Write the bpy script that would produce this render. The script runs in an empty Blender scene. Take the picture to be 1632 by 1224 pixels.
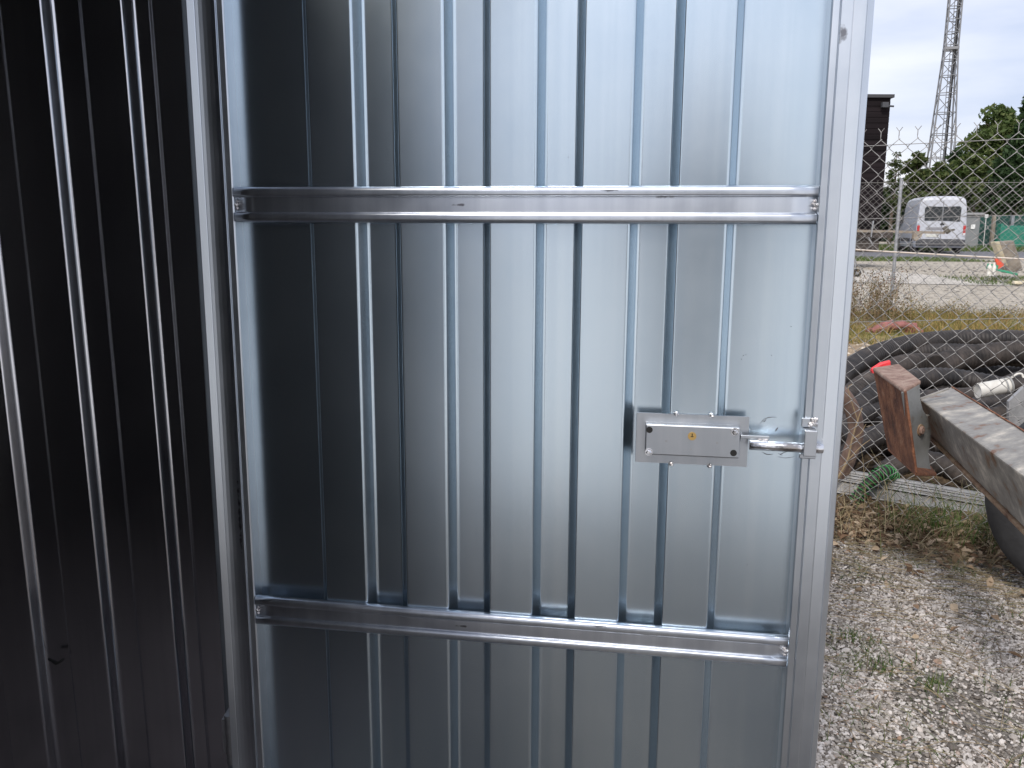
import bpy, math, random
import numpy as np
from mathutils import Vector, Matrix

S = bpy.context.scene
R = math.radians
rnd = random.Random(7)
rng = np.random.default_rng(11)

# ------------------------------------------------------------------ camera
H = 1.30
PITCH, ROLL, FPX = R(10.4016), R(.27318), 1353.69
cam_d = bpy.data.cameras.new('camera'); cam = bpy.data.objects.new('camera', cam_d)
S.collection.objects.link(cam); S.camera = cam
cam_d.sensor_width = 36; cam_d.lens = FPX/1632*36
cam_d.clip_start = .02; cam_d.clip_end = 3000
cam.matrix_world = Matrix.Translation((0, 0, H)) @ Matrix.Rotation(math.pi/2-PITCH, 4, 'X') @ Matrix.Rotation(ROLL, 4, 'Z')

# ------------------------------------------------------------------ sky, sun, exposure
SUN_EL, SUN_AZ = 44, 204      # azimuth clockwise from +Y: behind the camera and a little to the left
W = bpy.data.worlds.new('World'); S.world = W; W.use_nodes = True
n = W.node_tree.nodes; l = W.node_tree.links
bg = n['Background']; bg.inputs[1].default_value = .12
sky = n.new('ShaderNodeTexSky'); sky.sky_type = 'NISHITA'; sky.sun_disc = False
sky.sun_elevation = R(SUN_EL); sky.sun_rotation = R(SUN_AZ); sky.dust_density = 2.5; sky.air_density = 1.1
tc = n.new('ShaderNodeTexCoord'); mp = n.new('ShaderNodeMapping'); mp.inputs['Scale'].default_value = (1.3, 1.3, 5)
nz = n.new('ShaderNodeTexNoise'); nz.inputs['Scale'].default_value = 1.9; nz.inputs['Detail'].default_value = 6; nz.inputs['Roughness'].default_value = .5
rp = n.new('ShaderNodeValToRGB'); rp.color_ramp.elements[0].position = .36; rp.color_ramp.elements[1].position = .62
rp.color_ramp.elements[0].color = (5.3, 5.9, 7.7, 1); rp.color_ramp.elements[1].color = (9.0, 9.0, 9.5, 1)
mx = n.new('ShaderNodeMix'); mx.data_type = 'RGBA'; mx.inputs[0].default_value = .78
l.new(tc.outputs['Generated'], mp.inputs[0]); l.new(mp.outputs[0], nz.inputs['Vector']); l.new(nz.outputs['Fac'], rp.inputs[0])
l.new(sky.outputs[0], mx.inputs[6]); l.new(rp.outputs[0], mx.inputs[7]); l.new(mx.outputs[2], bg.inputs[0])
sd = bpy.data.lights.new('sun', 'SUN'); sun = bpy.data.objects.new('sun', sd); S.collection.objects.link(sun)
sd.energy = 2.5; sd.angle = R(12); sd.color = (1, .94, .86)
a = R(SUN_AZ); sdir = Vector((math.sin(a)*math.cos(R(SUN_EL)), math.cos(a)*math.cos(R(SUN_EL)), math.sin(R(SUN_EL))))
sun.rotation_euler = sdir.to_track_quat('Z', 'Y').to_euler()
S.view_settings.view_transform = 'Standard'; S.view_settings.look = 'None'
S.view_settings.exposure = 0.14; S.view_settings.gamma = 1

# ------------------------------------------------------------------ helpers
def ray(px, py):
    v = cam.matrix_world.to_3x3() @ Vector(((px-816)/FPX, -(py-612)/FPX, -1))
    return v
def at(px, py, Y):
    v = ray(px, py); return Vector((0, 0, H)) + v*(Y/v.y)

class MB:
    def __init__(s): s.v = []; s.f = []; s.sm = []; s.n = 0
    def add(s, v, f, smooth=False):
        o = s.n; s.v.extend([tuple(p) for p in v]); s.n += len(v)
        s.f.extend([tuple(i+o for i in q) for q in f]); s.sm.extend([smooth]*len(f))
    def box(s, a, b, M=None):
        x0, y0, z0 = a; x1, y1, z1 = b
        v = [Vector(p) for p in ((x0,y0,z0),(x1,y0,z0),(x1,y1,z0),(x0,y1,z0),(x0,y0,z1),(x1,y0,z1),(x1,y1,z1),(x0,y1,z1))]
        if M: v = [M @ p for p in v]
        s.add(v, [(0,3,2,1),(4,5,6,7),(0,1,5,4),(1,2,6,5),(2,3,7,6),(3,0,4,7)])
    def hexa(s, bot, top):
        s.add(list(bot)+list(top), [(3,2,1,0),(4,5,6,7),(0,1,5,4),(1,2,6,5),(2,3,7,6),(3,0,4,7)])
    def prism(s, poly, d):        # poly: list of 3D points, extruded by vector d
        k = len(poly); d = Vector(d); p2 = [Vector(p)+d for p in poly]
        s.add([Vector(p) for p in poly]+p2, [tuple(range(k))[::-1], tuple(range(k, 2*k))]+[(i, (i+1) % k, k+(i+1) % k, k+i) for i in range(k)])
    def tube(s, pts, r, seg=8, closed=False, caps=True, smooth=True):
        pts = [Vector(p) for p in pts]; k = len(pts); vs = []; up = Vector((0,0,1))
        prev = None
        for i, p in enumerate(pts):
            if closed: t = pts[(i+1) % k]-pts[i-1]
            else: t = pts[min(i+1, k-1)]-pts[max(i-1, 0)]
            t.normalize()
            if prev is None:
                u = t.cross(up)
                if u.length < .1: u = t.cross(Vector((1,0,0)))
            else:
                u = prev - t*prev.dot(t)
            u.normalize(); prev = u; w = t.cross(u)
            rr = r[i] if hasattr(r, '__len__') else r
            for j in range(seg):
                an = 2*math.pi*j/seg; vs.append(p+(u*math.cos(an)+w*math.sin(an))*rr)
        fs = []
        for i in range(k if closed else k-1):
            for j in range(seg):
                a0 = i*seg+j; a1 = i*seg+(j+1) % seg; b0 = ((i+1) % k)*seg+j; b1 = ((i+1) % k)*seg+(j+1) % seg
                fs.append((a0, a1, b1, b0))
        s.add(vs, fs, smooth)
        if caps and not closed:
            s.add(vs[:seg], [tuple(range(seg))[::-1]]); s.add(vs[-seg:], [tuple(range(seg))])
    def bar(s, a, b, w, h=None):
        a = Vector(a); b = Vector(b); h = h or w; t = (b-a).normalized(); u = t.cross(Vector((0,0,1)))
        if u.length < .05: u = t.cross(Vector((1,0,0)))
        u.normalize(); q = u.cross(t)
        s.hexa([a-u*w/2-q*h/2, a+u*w/2-q*h/2, a+u*w/2+q*h/2, a-u*w/2+q*h/2], [b-u*w/2-q*h/2, b+u*w/2-q*h/2, b+u*w/2+q*h/2, b-u*w/2+q*h/2])
    def sheet(s, prof, z0, z1, nz=1, smooth=True):      # open profile swept up in z
        k = len(prof); v = []
        for j in range(nz+1):
            z = z0+(z1-z0)*j/nz
            v += [(x, y, z) for x, y in prof]
        s.add(v, [(j*k+i, j*k+i+1, (j+1)*k+i+1, (j+1)*k+i) for j in range(nz) for i in range(k-1)], smooth)
    def loft(s, prof, z0, z1, smooth=False):            # closed profile (x,y) between z0,z1 with caps
        k = len(prof)
        v = [(x, y, z0) for x, y in prof]+[(x, y, z1) for x, y in prof]
        s.add(v, [(i, (i+1) % k, k+(i+1) % k, k+i) for i in range(k)], smooth)
        s.add(v[:k], [tuple(range(k))[::-1]]); s.add(v[k:], [tuple(range(k))])
    def build(s, name, mat, parent=None, bevel=0, auto=None):
        me = bpy.data.meshes.new(name); me.from_pydata(s.v, [], s.f); me.materials.append(mat)
        me.polygons.foreach_set('use_smooth', s.sm); me.update()
        o = bpy.data.objects.new(name, me); S.collection.objects.link(o)
        if parent: o.parent = parent
        if bevel:
            m = o.modifiers.new('b', 'BEVEL'); m.width = bevel; m.segments = 2; m.limit_method = 'ANGLE'
        return o
def npmesh(name, V, F, mat, parent=None, smooth=False):
    me = bpy.data.meshes.new(name); me.from_pydata(V.tolist() if hasattr(V, 'tolist') else V, [], F.tolist() if hasattr(F, 'tolist') else F)
    me.materials.append(mat)
    if smooth: me.polygons.foreach_set('use_smooth', [True]*len(me.polygons))
    me.update(); o = bpy.data.objects.new(name, me); S.collection.objects.link(o)
    if parent: o.parent = parent
    return o
def tag(o, label=None, cat=None, group=None, kind=None):
    if label: o['label'] = label
    if cat: o['category'] = cat
    if group: o['group'] = group
    if kind: o['kind'] = kind
    return o
def empty(name, loc=(0,0,0), rz=0):
    o = bpy.data.objects.new(name, None); S.collection.objects.link(o); o.location = loc; o.rotation_euler = (0,0,rz)
    o.empty_display_size = .1; return o
def rebase(root):       # children were built in world coordinates: shift them to the root's frame
    M = (Matrix.Translation(root.location) @ root.rotation_euler.to_matrix().to_4x4()).inverted()
    def go(o):
        for c in o.children:
            if c.type == 'MESH' and not c.get('done'):
                c.data.transform(M); c['done'] = 1
            go(c)
    go(root)
    def cl(o):
        for c in o.children:
            if 'done' in c: del c['done']
            cl(c)
    cl(root)
def catmull(P, n=8):
    P = [Vector(p) for p in P]; P = [P[0]*2-P[1]]+P+[P[-1]*2-P[-2]]; out = []
    for i in range(1, len(P)-2):
        for k in range(n):
            t = k/n; a, b, c, d = P[i-1:i+3]
            out.append(.5*((2*b)+(c-a)*t+(2*a-5*b+4*c-d)*t*t+(3*b-a-3*c+d)*t**3))
    out.append(P[-2]); return out

# ------------------------------------------------------------------ materials
def mat(name, col, rough=.6, metal=0, noise=None, ramp=None, bump=0, bscale=40, vec='Object', stretch=None, rvar=0, spec=None):
    """noise=(scale, detail); ramp=[(pos,col)...] driven by the noise"""
    m = bpy.data.materials.new(name); m.use_nodes = True; N = m.node_tree.nodes; L = m.node_tree.links
    b = N['Principled BSDF']; b.inputs['Base Color'].default_value = (*col, 1); b.inputs['Roughness'].default_value = rough; b.inputs['Metallic'].default_value = metal
    if spec is not None: b.inputs['Specular IOR Level'].default_value = spec
    t = N.new('ShaderNodeTexCoord'); mpn = N.new('ShaderNodeMapping'); L.new(t.outputs[vec], mpn.inputs[0])
    if stretch: mpn.inputs['Scale'].default_value = stretch
    if noise:
        q = N.new('ShaderNodeTexNoise'); q.inputs['Scale'].default_value = noise[0]; q.inputs['Detail'].default_value = noise[1]; q.inputs['Roughness'].default_value = .65
        L.new(mpn.outputs[0], q.inputs['Vector'])
        if ramp:
            c = N.new('ShaderNodeValToRGB'); L.new(q.outputs['Fac'], c.inputs[0]); cr = c.color_ramp
            while len(cr.elements) < len(ramp): cr.elements.new(.5)
            for e, (p, cc) in zip(cr.elements, ramp): e.position = p; e.color = (*cc, 1)
            L.new(c.outputs[0], b.inputs['Base Color'])
        if rvar:
            mr = N.new('ShaderNodeMapRange'); mr.inputs['From Min'].default_value = .3; mr.inputs['From Max'].default_value = .7
            mr.inputs['To Min'].default_value = rough-rvar; mr.inputs['To Max'].default_value = rough+rvar
            L.new(q.outputs['Fac'], mr.inputs['Value']); L.new(mr.outputs[0], b.inputs['Roughness'])
    if bump:
        q2 = N.new('ShaderNodeTexNoise'); q2.inputs['Scale'].default_value = bscale; q2.inputs['Detail'].default_value = 4; L.new(mpn.outputs[0], q2.inputs['Vector'])
        bp = N.new('ShaderNodeBump'); bp.inputs['Strength'].default_value = bump; bp.inputs['Distance'].default_value = .01
        L.new(q2.outputs['Fac'], bp.inputs['Height']); L.new(bp.outputs[0], b.inputs['Normal'])
    return m
def island_mat(name, ramp, rough=.8, nscale=None, trans=0):
    m = bpy.data.materials.new(name); m.use_nodes = True; N = m.node_tree.nodes; L = m.node_tree.links
    b = N['Principled BSDF']; b.inputs['Roughness'].default_value = rough; b.inputs['Specular IOR Level'].default_value = .3
    g = N.new('ShaderNodeNewGeometry'); c = N.new('ShaderNodeValToRGB'); cr = c.color_ramp; L.new(g.outputs['Random Per Island'], c.inputs[0])
    while len(cr.elements) < len(ramp): cr.elements.new(.5)
    for e, (p, cc) in zip(cr.elements, ramp): e.position = p; e.color = (*cc, 1)
    L.new(c.outputs[0], b.inputs['Base Color'])
    if trans:
        tr = N.new('ShaderNodeBsdfTranslucent'); L.new(c.outputs[0], tr.inputs[0]); ms = N.new('ShaderNodeMixShader'); ms.inputs[0].default_value = trans
        L.new(b.outputs[0], ms.inputs[1]); L.new(tr.outputs[0], ms.inputs[2]); L.new(ms.outputs[0], N['Material Output'].inputs[0])
    return m

def galv(name, lo, hi, rough, rv, wav=0, grime=False, fine=True):
    """zinc coated steel: faint vertical streaks, spangle, slow waviness of the sheet, optional scuffs"""
    m = bpy.data.materials.new(name); m.use_nodes = True; N = m.node_tree.nodes; L = m.node_tree.links
    b = N['Principled BSDF']; b.inputs['Metallic'].default_value = 1
    t = N.new('ShaderNodeTexCoord')
    m1 = N.new('ShaderNodeMapping'); m1.inputs['Scale'].default_value = (30, 30, .25); L.new(t.outputs['Object'], m1.inputs[0])
    a = N.new('ShaderNodeTexNoise'); a.inputs['Scale'].default_value = 1.5; a.inputs['Detail'].default_value = 4; L.new(m1.outputs[0], a.inputs['Vector'])
    s = N.new('ShaderNodeTexNoise'); s.inputs['Scale'].default_value = 5; s.inputs['Detail'].default_value = 4; s.inputs['Roughness'].default_value = .7; L.new(t.outputs['Object'], s.inputs['Vector'])
    v = N.new('ShaderNodeTexVoronoi'); v.inputs['Scale'].default_value = 260; L.new(t.outputs['Object'], v.inputs['Vector'])
    ad = N.new('ShaderNodeMath'); ad.operation = 'ADD'; L.new(a.outputs['Fac'], ad.inputs[0]); L.new(s.outputs['Fac'], ad.inputs[1])
    sp = N.new('ShaderNodeSeparateColor'); L.new(v.outputs['Color'], sp.inputs[0])
    sc = N.new('ShaderNodeMath'); sc.operation = 'MULTIPLY_ADD'; sc.inputs[1].default_value = .02; L.new(sp.outputs[0], sc.inputs[0]); L.new(ad.outputs[0], sc.inputs[2])
    mr = N.new('ShaderNodeMapRange'); mr.inputs['From Min'].default_value = .75; mr.inputs['From Max'].default_value = 1.35; L.new(sc.outputs[0], mr.inputs[0])
    mix = N.new('ShaderNodeMix'); mix.data_type = 'RGBA'; mix.inputs[6].default_value = (*lo, 1); mix.inputs[7].default_value = (*hi, 1); L.new(mr.outputs[0], mix.inputs[0])
    out = mix.outputs[2]
    r2 = N.new('ShaderNodeMapRange'); r2.inputs['From Min'].default_value = .3; r2.inputs['From Max'].default_value = .7
    r2.inputs['To Min'].default_value = rough-rv; r2.inputs['To Max'].default_value = rough+rv; L.new(s.outputs['Fac'], r2.inputs[0])
    rout = r2.outputs[0]
    if grime:
        for (x, z, rx, rzz, seed) in grime:
            mm = N.new('ShaderNodeMapping'); mm.vector_type = 'POINT'
            mm.inputs['Location'].default_value = (-x/rx, 0, -z/rzz); mm.inputs['Scale'].default_value = (1/rx, .01, 1/rzz); L.new(t.outputs['Object'], mm.inputs[0])
            ln = N.new('ShaderNodeVectorMath'); ln.operation = 'LENGTH'; L.new(mm.outputs[0], ln.inputs[0])
            ns = N.new('ShaderNodeTexNoise'); ns.noise_dimensions = '4D'; ns.inputs['W'].default_value = seed; ns.inputs['Scale'].default_value = 110; ns.inputs['Detail'].default_value = 5; L.new(t.outputs['Object'], ns.inputs['Vector'])
            su = N.new('ShaderNodeMath'); su.operation = 'MULTIPLY_ADD'; su.inputs[1].default_value = 2.4; L.new(ns.outputs['Fac'], su.inputs[0]); L.new(ln.outputs['Value'], su.inputs[2])
            q = N.new('ShaderNodeMapRange'); q.inputs['From Min'].default_value = 1.45; q.inputs['From Max'].default_value = 2.0
            q.inputs['To Min'].default_value = .75; q.inputs['To Max'].default_value = 0; L.new(su.outputs[0], q.inputs[0])
            mg = N.new('ShaderNodeMix'); mg.data_type = 'RGBA'; mg.inputs[7].default_value = (.06, .05, .055, 1); L.new(out, mg.inputs[6]); L.new(q.outputs[0], mg.inputs[0]); out = mg.outputs[2]
    L.new(out, b.inputs['Base Color']); L.new(rout, b.inputs['Roughness'])
    last = None
    if wav:
        m2 = N.new('ShaderNodeMapping'); m2.inputs['Scale'].default_value = (5, 5, .7); L.new(t.outputs['Object'], m2.inputs[0])
        w = N.new('ShaderNodeTexNoise'); w.inputs['Scale'].default_value = 1; w.inputs['Detail'].default_value = 2; L.new(m2.outputs[0], w.inputs['Vector'])
        bp = N.new('ShaderNodeBump'); bp.inputs['Strength'].default_value = wav; bp.inputs['Distance'].default_value = .01; L.new(w.outputs['Fac'], bp.inputs['Height']); last = bp
    bf = N.new('ShaderNodeBump'); bf.inputs['Strength'].default_value = .0015; bf.inputs['Distance'].default_value = .001; L.new(v.outputs['Distance'], bf.inputs['Height'])
    if last: L.new(last.outputs[0], bf.inputs['Normal'])
    L.new(bf.outputs[0], b.inputs['Normal'])
    return m
G_SHEET = galv('galvanised_sheet', (.55, .65, .735), (.63, .72, .79), .26, .010, wav=.02, grime=[(.36-.03, -.30, .012, .004, 3)])
G_WALL = galv('galvanised_wall', (.62, .63, .68), (.72, .73, .77), .20, .015, wav=.012)
G_FRAME = galv('galvanised_frame', (.58, .63, .69), (.70, .74, .79), .32, .04, wav=.02, grime=[(.262, .275, .008, .016, 1), (-.70, -.5, .004, .1, 4)])
G_RAIL = galv('galvanised_rail', (.54, .58, .65), (.72, .76, .82), .31, .05, wav=.02, grime=[(.02, .012, .02, .0035, 5), (-.30, .0, .012, .003, 9), (-.06, .022, .02, .003, 12)])
G_PLATE = galv('zinc_plate', (.42, .45, .49), (.52, .54, .57), .36, .06)
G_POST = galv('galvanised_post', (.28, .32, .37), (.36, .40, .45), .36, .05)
G_DARK = mat('dull_zinc', (.45, .46, .48), .5, 1, noise=(14, 4), ramp=[(.3, (.3,.31,.33)), (.7, (.55,.56,.58))])
WELD = mat('weld_bead', (.7, .68, .68), .3, 1, bump=.6, bscale=200)
BRASS = mat('brass', (.72, .48, .18), .3, 1)
STEEL = mat('bright_steel', (.72, .73, .76), .2, 1, noise=(30, 3), ramp=[(.35, (.35,.33,.32)), (.5, (.75,.76,.79))], bump=.05, bscale=150)
BLACK = mat('black_hole', (.01, .01, .01), .8)

# ------------------------------------------------------------------ ground
def sstep(x, a, b):
    t = np.clip((x-a)/(b-a), 0, 1); return t*t*(3-2*t)
def gz(x, y):
    x = np.asarray(x, float); y = np.asarray(y, float)
    r = .25*sstep(y, 14, 24)
    b = (np.sin(x*3.1+1)*np.cos(y*2.7)*.012+np.sin(x*7.3+y*5.1)*.006)
    b += .05*np.exp(-((y-(4.15-.47*(x-1.5)-.2))/.35)**2)*sstep(x, .3, .8)
    return r+b*sstep(y, -1, 1.6)*(1-.6*sstep(y, 8, 16))
def ax(lo, hi, flo, fhi, step, big):
    a = list(np.arange(flo, fhi, step)); x = flo; s = step
    while x > lo: s *= big; x -= s; a.insert(0, x)
    x = fhi; s = step
    while x < hi: a.append(x); s *= big; x += s
    a.append(x); return np.array(a)
xs = ax(-900, 900, -1, 5, .05, 1.25); ys = ax(-900, 1500, .5, 7, .05, 1.22)
X, Y = np.meshgrid(xs, ys); Z = gz(X, Y)
V = np.stack([X, Y, Z], -1).reshape(-1, 3); nx, ny = len(xs), len(ys)
ii = np.arange(nx-1)[None]+np.arange(ny-1)[:, None]*nx
F = np.stack([ii, ii+1, ii+nx+1, ii+nx], -1).reshape(-1, 4)
gm = bpy.data.materials.new('gravel_ground'); gm.use_nodes = True; N = gm.node_tree.nodes; L = gm.node_tree.links
b = N['Principled BSDF']; b.inputs['Roughness'].default_value = .95; b.inputs['Specular IOR Level'].default_value = .1
geo = N.new('ShaderNodeNewGeometry'); sep = N.new('ShaderNodeSeparateXYZ'); L.new(geo.outputs['Position'], sep.inputs[0])
def gnoise(scale, det=5):
    q = N.new('ShaderNodeTexNoise'); q.inputs['Scale'].default_value = scale; q.inputs['Detail'].default_value = det; q.inputs['Roughness'].default_value = .65
    L.new(geo.outputs['Position'], q.inputs['Vector']); return q.outputs['Fac']
def gramp(src, stops):
    c = N.new('ShaderNodeValToRGB'); L.new(src, c.inputs[0]); cr = c.color_ramp
    while len(cr.elements) < len(stops): cr.elements.new(.5)
    for e, (p, cc) in zip(cr.elements, stops): e.position = p; e.color = (*cc, 1)
    return c.outputs[0]
def gmix(f, a_, b_):
    c = N.new('ShaderNodeMix'); c.data_type = 'RGBA'; L.new(f, c.inputs[0]); L.new(a_, c.inputs[6]); L.new(b_, c.inputs[7]); return c.outputs[2]
def gzone(y0, y1, wob=1.5, nsc=.7):      # 0 before y0, 1 after y1, with a wandering edge
    ad = N.new('ShaderNodeMath'); ad.operation = 'MULTIPLY_ADD'; ad.inputs[1].default_value = wob; L.new(gnoise(nsc, 6), ad.inputs[0]); L.new(sep.outputs[1], ad.inputs[2])
    q = N.new('ShaderNodeMapRange'); q.inputs['From Min'].default_value = y0+wob/2; q.inputs['From Max'].default_value = y1+wob/2; L.new(ad.outputs[0], q.inputs[0]); return q.outputs[0]
n_f = gnoise(60, 6); n_m = gnoise(3, 6)
near = gmix(n_m, gramp(n_f, [(.35, (.06,.05,.042)), (.65, (.26,.23,.20))]), gramp(n_f, [(.35, (.10,.09,.08)), (.62, (.38,.36,.34))]))
shade_tone = gramp(gnoise(14, 7), [(.3, (.13,.118,.108)), (.7, (.25,.23,.21))])  # shed's shade before the door, put into the ground colour
near = gmix(gzone(1.25, 1.75, .5, 3), shade_tone, near)
litter = gramp(gnoise(25, 8), [(.3, (.03,.024,.018)), (.55, (.12,.085,.055)), (.75, (.28,.21,.14))])
straw = gramp(gnoise(9, 9), [(.3, (.14,.10,.065)), (.5, (.34,.26,.18)), (.7, (.52,.43,.33))])
gold = gramp(gnoise(5, 9), [(.3, (.07,.08,.03)), (.5, (.22,.19,.07)), (.7, (.32,.25,.12))])
yard = gramp(gnoise(4, 10), [(.3, (.26,.23,.19)), (.5, (.42,.38,.32)), (.7, (.53,.48,.41))])
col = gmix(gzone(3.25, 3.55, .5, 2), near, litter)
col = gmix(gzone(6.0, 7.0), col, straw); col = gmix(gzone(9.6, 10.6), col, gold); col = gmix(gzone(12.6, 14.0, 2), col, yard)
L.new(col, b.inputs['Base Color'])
bp = N.new('ShaderNodeBump'); bp.inputs['Strength'].default_value = .7; bp.inputs['Distance'].default_value = .02; L.new(gnoise(70, 6), bp.inputs['Height']); L.new(bp.outputs[0], b.inputs['Normal'])
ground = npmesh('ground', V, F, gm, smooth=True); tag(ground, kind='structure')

# ------------------------------------------------------------------ door leaf (local frame: x along the leaf, y away from the camera, z up from eye height)
YAW = R(9.0397); CP = 1.3788*math.cos(YAW)
foot = (math.sin(YAW)*CP, math.cos(YAW)*CP)
TOP, BOT = .70, -1.24
door = empty('sheet_metal_door', (foot[0], foot[1], H), -YAW)
tag(door, 'open galvanised steel door leaf seen from inside, with two cross rails and a lock', 'door', kind='thing')
def bend(pts, r=.003, n=3):      # round the inner corners of a polyline
    out = [pts[0]]; rl = r if hasattr(r, '__len__') else [r]*len(pts)
    for i in range(1, len(pts)-1):
        r = rl[i]
        p = Vector((*pts[i], 0)); a_ = Vector((*pts[i-1], 0))-p; c_ = Vector((*pts[i+1], 0))-p
        ra = min(r, a_.length*.45); rc = min(r, c_.length*.45)
        A = p+a_.normalized()*ra; C_ = p+c_.normalized()*rc
        for k in range(n+1):
            t = k/n; q = A*(1-t)**2+p*2*t*(1-t)+C_*t*t; out.append((q.x, q.y))
    out.append(pts[-1])
    # a supporting point just inside each flat keeps the flats flat under smooth shading
    res = [out[0]]
    for a_, b_ in zip(out, out[1:]):
        d = math.dist(a_, b_)
        if d > .012:
            for t in (.0015/d, 1-.0015/d): res.append((a_[0]+(b_[0]-a_[0])*t, a_[1]+(b_[1]-a_[1])*t))
        res.append(b_)
    return res
REC, CRE = .010, -.010      # recess and crest depth
d_ = [-.5535, -.406, -.2586, -.1122, .0349]; l_ = [-.4664, -.3192, -.1727, -.0255, .1212]
pr = [(-.735, REC)]
for i in range(5):
    pr += [(d_[i]-.0065, REC), (d_[i]+.0065, CRE), (l_[i]-.0065, CRE), (l_[i]+.0065, REC)]
pr += [(.275, REC)]
pr = bend(pr, [.002]+[.0016, .0016, .0028, .0034]*5+[.002], 5)
m = MB(); m.sheet(pr, BOT, TOP, 10)
m.build('sheet_panel', G_SHEET, door)

DF = .023
# frame stile profile, from the inner edge outwards (x = 0 inner, grows outwards)
def stile(sgn, x0):
    P = [(0, .022), (0, -.040), (.0018, -.0425), (.011, -.0435), (.0122, -.0425), (.0130, -.0462), (.0285, -.0470), (.0290, -.0462), (.0298, -.0468),
         (.0470, -.0462), (.0478, -.0440), (.0486, -.0450), (.0575, -.0405), (.0590, -.037), (.0590, .022)]
    if sgn < 0: P = P[:6]+[(.0150, -.0450), (.022, -.0425), (.030, -.0425), (.036, -.0432), (.042, -.0446), (.047, -.0462), (.0475, -.0455), (.0480, -.0465), (.0585, -.0505), (.0590, -.049), (.0590, .022)]
    prof = [(x0+sgn*x, y+DF if y < 0 else y) for x, y in P]
    if sgn > 0: prof = prof[::-1]
    return prof
for sgn, x0 in ((1, .2447), (-1, -.6800)):
    m = MB(); prof = stile(sgn, x0); m.loft(prof, BOT, TOP, False)
    # return flange hugging the sheet
    m.build('stile', G_FRAME, door, bevel=.0006)
m = MB()
m.box((-.6800, -.018, TOP-.04), (.2447, .020, TOP)); m.build('end_rail', G_FRAME, door, bevel=.002)
m = MB(); m.box((-.6800, -.018, BOT), (.2447, .020, BOT+.04)); m.build('end_rail', G_FRAME, door, bevel=.002)
# cross rails: hat channel lying on the crests: rounded flange, sunk web, rounded flange
def arc(cx, cz, r, a0, a1, k=6): return [(cx-r*math.cos(R(a0+(a1-a0)*i/k)), cz+r*math.sin(R(a0+(a1-a0)*i/k))) for i in range(k+1)]
def rail(name, zl_t, zl_b, zr_t, zr_b):
    x0, x1 = -.6795, .2442
    hgt = ((zl_t-zl_b)+(zr_t-zr_b))/2; h2 = hgt/2
    F_ = -.0208; B_ = CRE-.0006
    half = [(B_, h2), (F_+.006, h2)]+[(F_+.006-.006*math.sin(t_), h2-.006+.006*math.cos(t_)) for t_ in [R(15*k) for k in range(1, 7)]] \
        + [(F_, h2-.0105)]+[(F_+.003-.003*math.cos(t_), h2-.0105-.003*math.sin(t_)) for t_ in [R(22.5*k) for k in range(1, 5)]] \
        + [(F_+.0048, h2-.0140), (F_+.0056, h2-.0146), (F_+.006, h2-.0156), (F_+.006, h2-.0164)]
    prof = half+[(y, -z) for y, z in half[::-1]]
    m = MB(); k = len(prof); n_ = 24; v = []
    for j in range(n_+1):
        t = j/n_; x = x0+(x1-x0)*t; zc = (zl_t+zl_b)/2*(1-t)+(zr_t+zr_b)/2*t
        v += [(x, y, z) for y, z in prof]
    m.add(v, [(j*k+i, (j+1)*k+i, (j+1)*k+i+1, j*k+i+1) for j in range(n_) for i in range(k-1)], True)
    zc = (zl_t+zl_b)/4+(zr_t+zr_b)/4
    o = m.build('cross_rail', G_RAIL, door); o.location = (0, 0, zc)
    sl = math.atan2(((zr_t+zr_b)-(zl_t+zl_b))/2, x1-x0); o.rotation_euler = (0, -sl, 0)
    sd_ = o.modifiers.new('s', 'SOLIDIFY'); sd_.thickness = .0012; sd_.offset = -1
    for x, s_ in ((x0, 1), (x1, -1)):
        w = MB()
        for (dx, dz, r_) in ((.002, 0, .0045), (.0035, .006, .003), (.003, -.006, .0035), (.007, .002, .002), (-.002, -.001, .003)):
            px_, pz_ = x+s_*dx, dz
            ring = [];
            for a1 in range(5):
                for a2 in range(8):
                    th = math.pi*a1/4; ph = math.pi*2*a2/8
                    ring.append((px_+r_*math.sin(th)*math.cos(ph)*rnd.uniform(.8, 1.2), F_+.006+r_*.8*math.cos(th)-.0005, pz_+r_*math.sin(th)*math.sin(ph)))
            w.add(ring, [(i*8+j, i*8+(j+1) % 8, (i+1)*8+(j+1) % 8, (i+1)*8+j) for i in range(4) for j in range(8)], True)
        w.build('weld_bead', WELD, o)
    return o
rail('upper', .0633, .0086, .0633, .0086)
rail('lower', -.6552, -.7065, -.6552, -.7065)

# lock: backing plate welded over crests, cover box, cylinder, rod, keeper
def T(px, py, yl):      # pixel -> door-local x,z on the plane y = yl
    v = ray(px, py); nrm = Vector((math.sin(YAW), math.cos(YAW), 0)); u = Vector((math.cos(YAW), -math.sin(YAW), 0))
    k = (CP+yl)/v.dot(nrm); p = v*k; return p.dot(u), p.z
yP = CRE-.0045
c = [T(1015, 658, yP), T(1195, 664, yP), T(1190, 742, yP), T(1012, 738, yP)]
px0, px1 = (c[0][0]+c[3][0])/2, (c[1][0]+c[2][0])/2; pz1, pz0 = (c[0][1]+c[1][1])/2, (c[2][1]+c[3][1])/2
plate = MB(); zc0 = pz0+(pz1-pz0)*.33; zc1 = pz0+(pz1-pz0)*.62
plate.loft([(px0, yP), (px1, yP), (px1, yP+.003), (px0, yP+.003)], pz0, pz1)
tail = T(1232, 700, yP)[0]
lp = plate.build('lock_plate', G_PLATE, door, bevel=.0006)
yC = yP-.018
c = [T(1029, 676, yC), T(1180, 681, yC), T(1178, 729, yC), T(1027, 727, yC)]
cx0, cx1 = (c[0][0]+c[3][0])/2, (c[1][0]+c[2][0])/2; cz1, cz0 = (c[0][1]+c[1][1])/2, (c[2][1]+c[3][1])/2
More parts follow.
